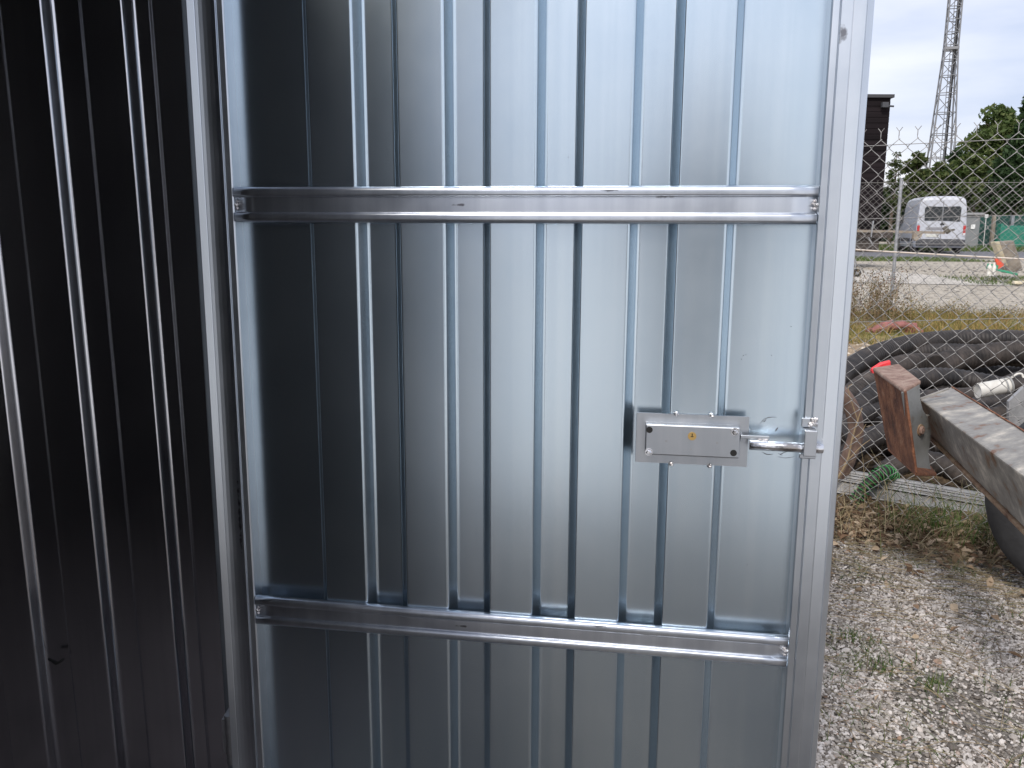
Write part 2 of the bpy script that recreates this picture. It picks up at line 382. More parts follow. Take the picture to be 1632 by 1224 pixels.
m = MB(); m.box((cx0, yC, cz0), (cx1, yP-.0002, cz1)); cover = m.build('lock_cover', G_PLATE, door, bevel=.0022)
def disc(m, x, y, z, r, dep, seg=20, dome=0):
    m.tube([(x, y, z), (x, y-dep, z)], [r, r*(1-dome)], seg)
m = MB(); x, z = T(1103, 695, yC); disc(m, x, yC+.002, z, .0066, .0035, 24)
cyl = m.build('lock_cylinder', BRASS, cover)
m = MB(); m.box((x-.0007, yC-.0018, z-.0005), (x+.0007, yC-.0013, z+.0045)); m.box((x-.0022, yC-.0018, z-.0012), (x+.0022, yC-.0013, z-.0001))
m.build('keyhole', BLACK, cover)
for (a_, b_, hole) in ((1035, 685, 1), (1171, 688, 0), (1034, 720, 0), (1169, 722, 1)):
    x, z = T(a_, b_, yC); m = MB()
    if hole:
        disc(m, x, yC+.001, z, .0052, .0013, 18); m.build('hole', BLACK, cover)
    else:
        disc(m, x, yC, z, .0062, .0012, 20); m.tube([(x, yC-.001, z), (x, yC-.0055, z), (x, yC-.0065, z)], [.0044, .0044, .003], 6, smooth=False); m.build('screw', STEEL, cover)
for (a_, b_) in ((1062, 703), (1143, 706), (1101, 716)):
    x, z = T(a_, b_, yC); m = MB(); disc(m, x, yC+.001, z, .002, .0011, 10); m.build('rivet', G_DARK, cover)
# lug tongue behind the rod
x0, z0 = T(1180, 690, yP-.003); x1, z1 = T(1222, 697, yP-.003)
m = MB(); x0, z0 = T(1180, 700, -.030); x1, z1 = T(1226, 697, -.030)
m.box((cx1+.001, -.0300, z0+.001), (x1, -.0265, z0+.0065)); m.box((cx1+.001, -.0265, z0-.004), (cx1+.005, yP, z0+.0065)); m.build('bolt_tongue', G_PLATE, lp, bevel=.0008)
yR = -.0345
xa, za = T(1195, 709, yR); xb, zb = T(1312, 713, yR)
m = MB(); m.tube([(xa-.001, yR, za), (xa, yR, za), (xb-.001, yR, za-.001), (xb, yR, za-.001)], [.0065, .0077, .0077, .0065], 24); rod = m.build('bolt_rod', STEEL, door)
m = MB()
for _ in range(5):
    q_ = xa+.018+rnd.uniform(-.010, .010); m.tube([(q_, yR+.001, za+.0065), (q_+.001, yR+.001, za+.0105)], [.0042, .002], 8)
m.build('weld_bead', WELD, rod)
ka, kz = T(1283, 683, yR-.010); kb, kz2 = T(1300, 731, yR-.010)
m = MB(); prof = [(ka+.002, -.0472), (ka, yR-.010), (kb, yR-.010), (kb+.001, -.0472)]
F0 = -.0244
zr = za-.001
m.box((ka, yR-.0115, kz2+.003), (kb, yR-.0068, kz-.003)); m.box((ka, yR-.0068, kz2+.003), (kb, F0+.004, zr-.0070)); m.box((ka, yR-.0068, zr+.0070), (kb, F0+.004, kz-.003))
m.box((ka-.002, F0-.001, kz2-.006), (kb+.004, F0+.004, kz2+.002)); m.box((ka-.002, F0-.001, kz-.002), (kb+.004, F0+.004, kz+.012))
keep = m.build('bolt_keeper', G_PLATE, door, bevel=.0012)
m = MB()
for _ in range(7):
    q = (kb-.004+rnd.uniform(-.004, .004), F0-.001, kz+.004+rnd.uniform(-.003, .008)); m.tube([q, (q[0]+.001, q[1]-.003, q[2]+.001)], [.004, .0015], 8)
m.build('weld_bead', WELD, keep)
SCF = mat('scuff', (.10,.10,.105), .6, .5)
def scuff(pts, w, yy=REC-.0004, parent=None):
    q = [Vector((*T(a_, b_, yy), 0)) for a_, b_ in pts]; q = [Vector((p.x, yy, p.y)) for p in q]; C_ = catmull(q, 5); m = MB(); vs = []
    for i, p in enumerate(C_):
        t = (C_[min(i+1, len(C_)-1)]-C_[max(i-1, 0)]).normalized(); nn = Vector((-t.z, 0, t.x)); ww = w*(.25+.75*math.sin(math.pi*(i+.5)/len(C_)))*rnd.uniform(.5, 1.2)
        vs += [p-nn*ww, p+nn*ww]
    m.add(vs, [(2*i, 2*i+1, 2*i+3, 2*i+2) for i in range(len(C_)-1)]); m.build('scuff_mark', SCF, door)
scuff([(1211,676),(1218,668),(1228,665),(1238,665)], .0005); scuff([(1216,670),(1218,672),(1221,668)], .0008); scuff([(1235,688),(1238,684),(1240,681)], .001)
scuff([(1214,720),(1222,724),(1232,724)], .0006); scuff([(1243,725),(1248,722),(1254,720)], .0007); scuff([(1240,722),(1247,726)], .0005); scuff([(1240,728),(1252,730),(1266,728)], .0004)
for (a_, b_) in ((1181,572),(1184,566),(1188,565),(1229,566),(1150,600),(905,250),(1108,640),(1105,648),(500,200),(1260,520),(1190,900)): scuff([(a_,b_),(a_+1.5,b_+.8)], .0007)
for (a_, b_) in ((1078, 660), (1134, 662), (1070, 739), (1131, 742)):
    x, z = T(a_, b_, yP); m = MB(); m.tube([(x, yP+.001, z), (x+.0005, yP-.003, z)], [.0045, .002], 9); m.build('weld_bead', WELD, lp)

# ------------------------------------------------------------------ shed: side wall seen through the doorway, post, shell
INNER = mat('inner_wall_gloom', (.02,.02,.022), .8, noise=(5, 4), ramp=[(.3, (.032,.027,.027)), (.7, (.065,.055,.052))])  # interior gloom put into the colour of the unseen shed walls
shed = empty('metal_shed', (-.62, 1.69, 0))
tag(shed, 'dark interior side wall of corrugated galvanised steel beside the open door', 'shed')
wy = 1.6920; wyaw = R(-1.642); LEANX, LEANY = -.00759, -.00762
WM = Matrix(((math.cos(wyaw), 0, LEANX, -LEANX*H), (-math.sin(wyaw), 1, LEANY, wy-LEANY*H), (0, 0, 1, 0), (0, 0, 0, 1)))
lc = [-1.3, -1.153, -1.005, -.858, -.711]; lc = [-1.0047-.147*k for k in (7, 6, 5, 4, 3, 2, 1)]+[-1.0047, -.8577, -.7107]
pr = [(-2.35, CRE)]
for i, s_ in enumerate(lc):
    nw = .0604 if i < len(lc)-1 else .0415
    pr += [(s_-.0065, CRE), (s_+.0065, REC), (s_+nw-.0065, REC), (s_+nw+.0065, CRE)]
pr += [(-.605, CRE)]
pr = bend(pr, [.002]+[.004, .0065, .0018, .0018]*10+[.002], 7)
m = MB(); m.sheet(pr, .02, 2.06, 10)
m.v = [tuple(WM @ Vector(p)) for p in m.v]
m.build('side_wall', G_WALL, shed)
SZ = 2.08
m = MB(); fx = -.545
# exterior front wall beyond the doorway (behind the camera's left), rear wall, far side wall
def corr(x0, x1, off=0):
    pts = []; x = x0
    while x < x1-.15:
        pts += [(x, -.01), (x+.075, -.01), (x+.088, .01), (x+.135, .01)]; x += .147
    pts.append((x1, -.01)); return bend(pts, .003, 2)
pts = corr(-.17, .418)
m.sheet([(fx+p[1], p[0]) for p in pts], .02, SZ-.02); m.build('front_wall', G_WALL, shed)
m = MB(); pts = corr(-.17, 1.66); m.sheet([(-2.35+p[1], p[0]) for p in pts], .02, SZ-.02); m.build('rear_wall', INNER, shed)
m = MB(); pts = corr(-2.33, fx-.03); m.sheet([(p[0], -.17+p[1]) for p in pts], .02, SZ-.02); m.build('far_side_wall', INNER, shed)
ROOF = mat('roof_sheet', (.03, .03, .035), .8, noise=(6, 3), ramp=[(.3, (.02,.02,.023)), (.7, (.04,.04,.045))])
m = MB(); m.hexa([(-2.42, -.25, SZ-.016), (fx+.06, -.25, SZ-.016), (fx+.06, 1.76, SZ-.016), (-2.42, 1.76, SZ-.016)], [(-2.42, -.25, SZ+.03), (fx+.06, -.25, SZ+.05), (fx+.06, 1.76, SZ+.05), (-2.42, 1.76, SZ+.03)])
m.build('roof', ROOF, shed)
m = MB(); m.box((fx-.02, .46, TOP+H+.03), (fx+.02, 1.42, SZ-.02)); m.box((fx-.03, .42, .02), (fx+.022, .46, SZ-.02)); m.build('door_surround', G_FRAME, shed, bevel=.002)
FLOOR = mat('shed_floor', (.12, .10, .09), .8, noise=(12, 5), ramp=[(.3, (.10,.085,.08)), (.7, (.18,.15,.14))])
m = MB(); m.box((-2.33, -.16, .005), (fx-.03, 1.66, .03)); m.build('floor_board', FLOOR, shed)
# corner post: rounded channel between wall and leaf
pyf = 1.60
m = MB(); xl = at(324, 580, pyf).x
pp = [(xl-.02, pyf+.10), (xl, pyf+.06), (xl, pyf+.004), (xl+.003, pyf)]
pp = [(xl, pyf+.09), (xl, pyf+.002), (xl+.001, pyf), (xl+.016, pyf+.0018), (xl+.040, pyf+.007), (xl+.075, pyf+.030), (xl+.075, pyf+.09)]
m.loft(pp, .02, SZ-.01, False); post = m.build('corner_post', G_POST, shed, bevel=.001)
for z in (.35, 1.75):
    m = MB(); q = T(338, 600, -.02); m.tube([(-.528, 1.455, z-.05), (-.528, 1.455, z+.05)], .009, 12); m.box((-.545, 1.462, z-.035), (-.520, 1.60, z+.035)); m.build('hinge', G_DARK, shed)
# wire end poking out of the wall
m = MB(); p = at(78, 1050, 1.655); m.tube(catmull([p, p+Vector((.012, -.006, -.002)), p+Vector((.024, -.012, -.003)), p+Vector((.036, -.006, .005))], 4), [.003]*4+[.004]*4+[.003]*4+[.0015], 6)
m.build('wire_end', BLACK, shed)
rebase(shed)



# ------------------------------------------------------------------ the photographer, mirrored in the sheet
def skin_body(name, verts, edges, radii, mat_, parent=None, root=0, sub=2):
    me = bpy.data.meshes.new(name); me.from_pydata([Vector(v) for v in verts], edges, []); me.materials.append(mat_)
    o = bpy.data.objects.new(name, me); S.collection.objects.link(o)
    if parent: o.parent = parent
    o.modifiers.new('skin', 'SKIN'); ss = o.modifiers.new('sub', 'SUBSURF'); ss.levels = sub; ss.render_levels = sub
    sk = me.skin_vertices[0].data
    for i, r_ in enumerate(radii): sk[i].radius = r_ if hasattr(r_, '__len__') else (r_, r_)
    sk[root].use_root = True
    return o
CLOTH = mat('dark_clothing', (.02, .022, .03), .9, bump=.3, bscale=60)
SKIN = mat('skin', (.42, .26, .19), .55)
HAIR = mat('dark_hair', (.03, .02, .015), .7)
DENIM = mat('dark_denim', (.02, .025, .04), .9)
person = empty('person', (.12, -.42, 0)); tag(person, 'person in dark clothes standing before the door, holding up a phone', 'person')
Vb = [(0,0,.95),(0,0,1.12),(0,.01,1.32),(0,.0,1.47),(0,.02,1.55),(0,.03,1.66),(0,.035,1.74),
      (-.17,0,1.44),(-.22,.06,1.19),(-.15,.24,1.24),(-.145,.33,1.275),(.17,0,1.44),(.20,.07,1.18),(.0,.27,1.22),(-.06,.35,1.265),
      (-.09,0,.90),(-.11,.02,.50),(-.12,0,.09),(-.13,.13,.04),(.09,0,.90),(.11,.03,.50),(.12,0,.09),(.14,.13,.04)]
Eb = [(0,1),(1,2),(2,3),(3,4),(4,5),(5,6),(3,7),(7,8),(8,9),(9,10),(3,11),(11,12),(12,13),(13,14),(0,15),(15,16),(16,17),(17,18),(0,19),(19,20),(20,21),(21,22)]
Rb = [(.15,.10),(.135,.10),(.165,.11),(.10,.075),(.055,.06),(.075,.09),(.06,.075),.065,.047,.036,.03,.065,.047,.036,.03,.085,.058,.042,.035,.085,.058,.042,.035]
body = skin_body('body', Vb, Eb, Rb, CLOTH, person, 0, 2)
m = MB()
for i in range(7):
    for j in range(14):
        th = math.pi*(.04+i*.155); ph = 2*math.pi*j/14
        m.v.append((.088*math.sin(th)*math.cos(ph), .045+.103*math.sin(th)*math.sin(ph), 1.675+.125*math.cos(th))); m.n += 1
for i in range(6):
    for j in range(14): m.f.append((i*14+j, i*14+(j+1) % 14, (i+1)*14+(j+1) % 14, (i+1)*14+j)); m.sm.append(True)
m.tube([(0,.135,1.70),(0,.163,1.665),(0,.148,1.655)], [.010,.016,.012], 8)
for s_ in (-1, 1): m.tube([(s_*.092,.04,1.70),(s_*.097,.035,1.67),(s_*.09,.045,1.64)], [.010,.016,.008], 8)
m.build('face', SKIN, person)
m = MB(); m.tube([(-.022,.136,1.615),(0,.142,1.613),(.022,.136,1.615)], .004, 6); m.build('mouth', mat('lips', (.3,.12,.1), .5), person)
for s_ in (-1, 1):
    m = MB(); m.tube([(s_*.032-.012,.133,1.69),(s_*.032,.139,1.692),(s_*.032+.012,.133,1.69)], .006, 6); m.build('eye', BLACK, person)
m = MB()
for i in range(5):
    for j in range(16):
        th = math.pi*(.02+i*.12); ph = 2*math.pi*j/16; m.v.append((.098*math.sin(th)*math.cos(ph), .028+.106*math.sin(th)*math.sin(ph), 1.69+.125*math.cos(th))); m.n += 1
for i in range(4):
    for j in range(16): m.f.append((i*16+j, i*16+(j+1) % 16, (i+1)*16+(j+1) % 16, (i+1)*16+j)); m.sm.append(True)
m.build('hair', HAIR, person)
def hand(base, palm_dir, cur, side):
    p = Vector(base); hv = [p, p+Vector((0,.03,.03)), p+Vector((0,.045,.06))]; he = [(0,1),(1,2)]; hr = [(.022,.014),(.036,.014),(.034,.012)]
    for k in range(4):
        o_ = Vector((side*(-.024+.016*k), .05, .062)); ln = (.9, 1, .95, .75)[k]; i0 = len(hv)
        hv += [p+o_, p+o_+Vector((side*.004, .012, .028*ln)), p+o_+Vector((side*.010, .004, .048*ln))]; he += [(2, i0), (i0, i0+1), (i0+1, i0+2)]; hr += [.009, .008, .007]
    i0 = len(hv); hv += [p+Vector((-side*.034,.03,.035)), p+Vector((-side*.05,.045,.055)), p+Vector((-side*.045,.05,.078))]; he += [(1, i0), (i0, i0+1), (i0+1, i0+2)]; hr += [.011, .009, .008]
    return skin_body('hand', hv, he, hr, SKIN, person, 0, 1)
hand((-.15,.34,1.26), 0, 0, -1); hand((-.055,.355,1.25), 0, 0, 1)
ph = MB(); ph.box((-.075,-.030,1.27), (.075,-.022,1.345)); pho = ph.build('mobile_phone', mat('phone_black', (.02,.02,.022), .3), None, bevel=.003)
tag(pho, 'dark mobile phone held up in front of the person, mirrored in the door', 'phone')

# ------------------------------------------------------------------ pebbles, leaves, straw, grass near the door
def icosa():
    t = (1+5**.5)/2; v = np.array([(-1,t,0),(1,t,0),(-1,-t,0),(1,-t,0),(0,-1,t),(0,1,t),(0,-1,-t),(0,1,-t),(t,0,-1),(t,0,1),(-t,0,-1),(-t,0,1)], float); v /= np.linalg.norm(v[0])
    f = np.array([(0,11,5),(0,5,1),(0,1,7),(0,7,10),(0,10,11),(1,5,9),(5,11,4),(11,10,2),(10,7,6),(7,1,8),(3,9,4),(3,4,2),(3,2,6),(3,6,8),(3,8,9),(4,9,5),(2,4,11),(6,2,10),(8,6,7),(9,8,1)])
    return v, f
def fenceline(x): return 3.62-.47*(x-1.5)       # y of the near mesh fence
iv, if_ = icosa()
n_ = 140000
py = rng.uniform(1.2**.5, 4.0**.5, n_)**2; px = py*rng.uniform(.31, .72, n_)
n2 = 75000; py2 = rng.uniform(1.1, 4.2, n2); px2 = rng.uniform(.35, 4.2, n2); k2 = (px2/py2 < .31) | (px2/py2 > .72); py = np.concatenate([py, py2[k2]]); px = np.concatenate([px, px2[k2]]); n_ = len(px)
patch = np.sin(px*5.3+py*2.1)+np.sin(px*2.2-py*6.1+2)+.7*np.sin(px*11+py*7)
keepm = (py < fenceline(px)-.02+.1*np.sin(px*6)) & (px > .45) & (rng.random(n_) < np.clip(.72+.42*patch, .14, 1))
px, py = px[keepm], py[keepm]; n_ = len(px)
sz = np.exp(rng.normal(math.log(.0039), .32, n_)).clip(.002, .015)
sc = np.stack([sz*rng.uniform(.8, 1.5, n_), sz*rng.uniform(.8, 1.3, n_), sz*rng.uniform(.5, .95, n_)], 1)
an = rng.uniform(0, 6.28, n_); ca, sa = np.cos(an), np.sin(an)
jit = 1+rng.normal(0, .14, (n_, 12, 1)); P = iv[None]*jit*sc[:, None]
tl = rng.normal(0, .35, (n_, 1)); P = np.stack([P[..., 0], P[..., 1], P[..., 2]+P[..., 0]*tl], -1)
Q = np.stack([P[..., 0]*ca[:, None]-P[..., 1]*sa[:, None], P[..., 0]*sa[:, None]+P[..., 1]*ca[:, None], P[..., 2]], -1)
Q += np.stack([px, py, gz(px, py)+sz*.25+rng.uniform(0, .006, n_)], -1)[:, None]
FF = (if_[None]+(np.arange(n_)*12)[:, None, None]).reshape(-1, 3)
PEB = island_mat('pebble', [(0, (.10,.084,.072)), (.2, (.235,.21,.185)), (.45, (.365,.335,.308)), (.75, (.50,.468,.44)), (.93, (.62,.58,.55)), (1, (.28,.18,.125))], .85)
o = npmesh('gravel', Q.reshape(-1, 3), FF, PEB); tag(o, kind='stuff')

def blades(name, pts, hts, wd, mt, lean=.35, seg=3, dirs=None, label=None):
    Vv = []; Ff = []; 
    for (x, y), h in zip(pts, hts):
        z = float(gz(x, y)); a_ = rnd.uniform(0, 6.283) if dirs is None else rnd.gauss(dirs, .6); le = abs(rnd.gauss(lean, lean*.6)); w = wd*rnd.uniform(.6, 1.4)
        b_ = rnd.uniform(0, 6.283); wx, wy = math.cos(b_)*w/2, math.sin(b_)*w/2; o_ = len(Vv)
        for k in range(seg+1):
            t = k/seg; r_ = h*le*t**1.8*1.3; zz = h*(t-.35*le*t*t*min(1.4, le*1.5)); ww = 1-t*.9
            cx, cy, cz = x+math.cos(a_)*r_, y+math.sin(a_)*r_, max(z+zz, z+.003)-.004
            Vv.append((cx-wx*ww, cy-wy*ww, cz)); Vv.append((cx+wx*ww, cy+wy*ww, cz))
        for k in range(seg): Ff.append((o_+2*k, o_+2*k+1, o_+2*k+3, o_+2*k+2))
    ob = npmesh(name, Vv, Ff, mt); tag(ob, kind='stuff'); return ob
GRASS = island_mat('grass_blade', [(0, (.045,.085,.02)), (.5, (.08,.14,.03)), (.85, (.13,.17,.05)), (1, (.28,.24,.12))], .6, trans=.3)
DRYG = island_mat('dry_grass_blade', [(0, (.16,.11,.06)), (.4, (.30,.23,.13)), (.8, (.46,.38,.24)), (1, (.12,.14,.05))], .8, trans=.2)
LEAF = island_mat('dry_leaf', [(0, (.07,.042,.026)), (.4, (.18,.11,.065)), (.7, (.32,.23,.15)), (1, (.50,.40,.29))], .8, trans=.15)
def cl(cx, cy, n, sp): return [(rnd.gauss(cx, sp), rnd.gauss(cy, sp)) for _ in range(n)]
def gp(px_, py_):       # point of the ground seen at a pixel
    v = ray(px_, py_); z = 0
    for _ in range(12):
        k = (z-H)/v.z; p = Vector((0,0,H))+v*k; z = float(gz(p.x, p.y))
    return p
# small tufts in the gravel
pts = []
for (a_, b_, n_, sp) in ((1350,1020,60,.035),(1375,1030,40,.03),(1395,1060,60,.03),(1405,1075,40,.02),(1490,1100,60,.022),(1500,1090,30,.02),(1340,1060,60,.04),(1385,1140,30,.03),(1450,1150,25,.05),(1530,915,60,.05),(1440,900,40,.05),(1520,1020,25,.05),(1590,1100,25,.04),(1340,1090,40,.03),(1375,920,30,.05),(1610,980,40,.05)):
    q = gp(a_, b_); pts += cl(q.x, q.y, n_, sp)
for _ in range(420):
    x = rnd.uniform(.75, 2.5); y = rnd.uniform(1.75, 3.5)
    if math.sin(x*5.3+y*2.1)+math.sin(x*2.2-y*6.1+2)+.7*math.sin(x*11+y*7) < -.3: pts += cl(x, y, 4, .02)
blades('grass_tufts', pts, [rnd.uniform(.015, .06) for _ in pts], .0035, GRASS, .6)
# green grass along the foot of the fence
pts = []
for _ in range(2600):
    x = rnd.uniform(.9, 3.4); c_ = .5+.5*math.sin(x*7.1)+.5*math.sin(x*3.3+1); pts.append((x, fenceline(x)+rnd.gauss(.02, .10))) if rnd.random() < c_ else None
blades('fence_foot_grass', pts, [rnd.uniform(.06, .22) for _ in pts], .005, GRASS, .45)
pts = []
for _ in range(1700):
    x = rnd.uniform(.85, 3.4); pts.append((x, fenceline(x)+rnd.gauss(-.05, .16)))
blades('dry_grass', pts, [rnd.choice((rnd.uniform(.05, .2), rnd.uniform(.15, .42))) for _ in pts], .0035, DRYG, .95)
# loose straws lying on the gravel
m = MB()
for _ in range(2400):
    x = rnd.uniform(.75, 2.6); y = fenceline(x)-abs(rnd.gauss(0, .55)) if rnd.random() < .7 else rnd.uniform(1.7, 3.4); a_ = rnd.gauss(-.5, .8); L_ = rnd.uniform(.03, .22)
    p = Vector((x, y, float(gz(x, y))+.012)); q = p+Vector((math.cos(a_)*L_, math.sin(a_)*L_, rnd.uniform(-.004, .012)))
    m.tube([p, (p+q)/2+Vector((0,0,rnd.uniform(0, .012))), q], [.0008, .0011, .0006], 3, caps=False)
o = m.build('straw', DRYG); tag(o, kind='stuff')
# dry leaves
Vv = []; Ff = []
for _ in range(4200):
    x = rnd.uniform(.8, 3.4); y = fenceline(x)-.10+rnd.gauss(0, .14) if rnd.random() < .965 else fenceline(x)-abs(rnd.gauss(0, .7))
    z = float(gz(x, y))+.008+rnd.uniform(0, .03); L_ = rnd.uniform(.009, .026); w_ = L_*rnd.uniform(.35, .6)
    Rm = Matrix.Rotation(rnd.uniform(0, 6.28), 3, 'Z') @ Matrix.Rotation(rnd.gauss(0, .5), 3, 'X') @ Matrix.Rotation(rnd.gauss(0, .5), 3, 'Y'); c_ = rnd.uniform(.1, .5)*L_; o_ = len(Vv)
    for q in ((-L_,0,0),(-.5*L_,w_*.8,c_*.5),(0,w_*1.1,c_),(.5*L_,w_*.6,c_*.5),(L_,0,0),(.4*L_,-w_*.7,c_*.5),(0,-w_*.9,c_),(-.5*L_,-w_*.7,c_*.6),(0,0,0)):
        Vv.append(tuple(Vector((x, y, z))+Rm @ Vector(q)))
    for k in range(8): Ff.append((o_+8, o_+k, o_+(k+1) % 8))
o = npmesh('fallen_leaves', Vv, Ff, LEAF); tag(o, kind='stuff')

# ------------------------------------------------------------------ chain-link fences
WIRE = mat('fence_wire', (.34, .33, .32), .55, .4)
def chainlink(root, A, B, ztop, zbot, w, r_, mt, seg=5, post=()):
    A = Vector(A); B = Vector(B); u = (B-A).normalized(); nrm = Vector((-u.y, u.x, 0)); Ln = (B-A).length; m = MB(); h = w/2; nk = int((ztop-zbot)/h)
    i = 0; x = 0
    while x < Ln:
        for d in (1,):
            pts = []
            for k in range(nk+1):
                side = (k+i*0) % 2; xx = x+(w*.53 if side else -w*.03)
                sx = -1 if side else 1
                zz = ztop-.035-k*h; off = .003 if side else -.003
                # small hook round the neighbouring wire
                zoff = .0 
                pts.append((xx, off, zz+h*.03)); pts.append((xx, -off, zz-h*.03))
            # twisted ends on top
            k0 = pts[0]; pts = [(k0[0]-w*.17, .0, k0[2]+w*.62), (k0[0], 0, k0[2]+w*.40), (k0[0], 0, k0[2]+w*.12)]+pts[1:]
            m.tube([A+u*p[0]+nrm*p[1]+Vector((0,0,p[2])) for p in pts], r_, seg, caps=False)
            m.tube([A+u*(k0[0]+w*.17)+Vector((0,0,k0[2]+w*.62)), A+u*k0[0]+nrm*.002+Vector((0,0,k0[2]+w*.40)), A+u*k0[0]+nrm*.002+Vector((0,0,k0[2]+w*.14))], r_, seg, caps=False)
        # mirrored strand
        pts2 = []
        for k in range(nk+1):
            side = (k+1) % 2; xx = x+w*.5+(w*.53 if side else -w*.03)-w*.5*0; pts2.append((xx-w*.5+ (0), 0, 0)) if False else None
        x += w*.5 if False else w
    # second family, interlocked half a cell on
    x = w*.5
    while x < Ln:
        pts = []
        for k in range(nk+1):
            side = (k+1) % 2; xx = x+(w*.53 if side else -w*.03); zz = ztop-.035-k*h; off = .003 if side else -.003
            pts.append((xx, off, zz+h*.03)); pts.append((xx, -off, zz-h*.03))
        m.tube([A+u*p[0]+nrm*p[1]+Vector((0,0,p[2])) for p in pts], r_, seg, caps=False)
        x += w
    m.build('wire_mesh', mt, root)
    return u, nrm
fa = at(1376, 233, 3.78); fb = at(1632, 221, 3.40)
zt = (fa.z+fb.z)/2; u = Vector((fb.x-fa.x, fb.y-fa.y, 0)).normalized()
A = Vector((fa.x, fa.y, 0))-u*1.9; B = Vector((fa.x, fa.y, 0))+u*3.6
fence = empty('chain_link_fence', (A.x, A.y, 0)); tag(fence, 'near chain link fence of grey wire right behind the rusty grey beam', 'fence')
chainlink(fence, A, B, zt+.06, .03, .073, .0015, WIRE)
for (py_, y2) in ((233, 221), (349, 343), (513, 507), (673, 664)):
    p1 = at(1376, py_, fa.y); p2 = at(1632, y2, fb.y); d_v = (p2-p1)/(Vector((p2.x-p1.x, p2.y-p1.y, 0)).length); d0 = math.hypot(p1.x-A.x, p1.y-A.y)
    m = MB(); m.tube([p1-d_v*d0*.98, p1, p2, p1+d_v*3.55], .0016, 6); m.build('tension_wire', WIRE, fence)
for s_ in (0, 5.5):
    q = A+u*s_; m = MB(); m.tube([(q.x, q.y+.03, -.1), (q.x, q.y+.03, zt+.06)], .024, 12); m.build('post', G_DARK, fence)
rebase(fence)
f2 = empty('chain_link_fence', (2, 13, 0)); tag(f2, 'farther chain link fence on thin metal posts, behind the pipe pile and before the yard', 'fence')
chainlink(f2, (2, 13.3, 0), (14, 11.6, 0), 2.0, .08, .085, .0016, WIRE, 3)
base = at(1416, 497, 12.8)
for k in range(-1, 4):
    x = base.x+k*3.0; y = 13.3-(x-2)*.1417-.04; m = MB(); m.tube([(x, y, -.1), (x, y, 2.02)], .024, 10); m.tube([(x, y, 2.02), (x, y, 2.035)], [.027, .015], 10); m.build('post', G_DARK, f2)
for z in (1.98, 1.1, .15):
    m = MB(); m.tube([(2, 13.3, z), (14, 11.6, z)], .003, 4); m.build('tension_wire', WIRE, f2)
rebase(f2)
m = MB(); c0 = at(1300, 391, 9.0); c1 = at(1368, 398, 8.6); c2 = at(1632, 413, 7.3); c3 = at(1800, 421, 6.9)
cordm = mat('pale_cord', (.62, .55, .48), .8); p0 = Vector((c0.x-1.2, c0.y+.3, c0.z+.05))
m.tube(catmull([p0, c0, c1, (c1+c2)/2+Vector((0,0,-.002)), c2, c3], 6), .0075, 8)
m.build('cord', cordm); tag(bpy.data.objects['cord'], 'pale taut cord stretched across the yard behind the near fence', 'cord')
# stakes carrying the cord, outside the picture
for p in (p0, c3):
    m = MB(); m.tube([(p.x, p.y, -.1), (p.x, p.y, p.z+.06)], [.012, .010], 8); o = m.build('stake', G_DARK); tag(o, 'thin grey stake holding an end of the pale cord', 'stake', 'stakes of the cord')

# ------------------------------------------------------------------ corrugated drainage pipes
PIPE = mat('black_plastic_pipe', (.022, .020, .020), .55, noise=(7, 6), ramp=[(.35, (.012,.011,.011)), (.55, (.035,.030,.028)), (.8, (.09,.075,.065))], spec=.35)
PIPE2 = mat('dusty_plastic_pipe', (.05, .042, .038), .7, noise=(8, 6), ramp=[(.35, (.02,.018,.017)), (.55, (.06,.05,.045)), (.8, (.13,.105,.09))], spec=.3)
def pipe(pts, r_, label, mt=PIPE, ridge=.030, closed=False, name='drainage_pipe', cat='pipe', group='drainage pipes in the coiled pile', amp=.085, seg=16):
    C_ = catmull(pts, 14); d = [0]
    for a_, b_ in zip(C_, C_[1:]): d.append(d[-1]+(b_-a_).length)
    tot = d[-1]; nk = int(tot/(ridge/4)); out = []; rr = []; j = 0
    for k in range(nk+1):
        s_ = tot*k/nk
        while j < len(d)-2 and d[j+1] < s_: j += 1
        t = (s_-d[j])/max(1e-6, d[j+1]-d[j]); out.append(C_[j].lerp(C_[j+1], t)); rr.append(r_*(1+amp*(-.5,.1,.5,.1)[k % 4]))
    m = MB(); m.tube(out, rr, seg); o = m.build(name, mt); tag(o, label, cat, group); return o
def A_(*t): return [at(a, b, c) for a, b, c in t]
lo = (1640, 600)
pipe(A_((1300,720,4.6),(1318,640,4.9),(1345,598,5.3),(1375,575,5.7),(1418,558,6.0),(1470,546,6.2),(1540,541,6.3),(1640,543,6.2),(1720,560,5.9),(1790,600,5.4)), .072, 'black pipe forming the outer, highest arc at the back of the coiled pile')
pipe(A_((1322,690,4.5),(1352,636,4.8),(1395,603,5.1),(1440,582,5.3),(1490,580,5.45)), .066, 'dusty pipe end just above the rusty block, ending mid-pile', PIPE2)
pipe(A_((1494,584,5.25),(1530,572,5.35),(1580,565,5.4),(1640,562,5.35),(1720,575,5.1),(1800,620,4.7)), .075, 'brownish thick pipe starting mid-pile under the outer arc', PIPE2)
pipe(A_((1330,760,4.15),(1345,690,4.5),(1385,634,4.75),(1440,608,4.9),(1495,602,5.0),(1550,608,5.0),(1610,622,4.85),(1700,660,4.5)), .060, 'finely ribbed black pipe running right of the rusty block', ridge=.034)
pipe(A_((1440,640,4.6),(1500,632,4.75),(1560,628,4.8),(1640,600,5.0),(1720,590,5.0)), .048, 'smooth dark pipe under the ribbed one, level with the white pipe', PIPE2, amp=.02)
pipe(A_((1400,680,4.45),(1470,668,4.5),(1540,652,4.55),(1600,640,4.6),(1680,632,4.6)), .052, 'dark ribbed pipe passing beneath the white pipe', ridge=.034)
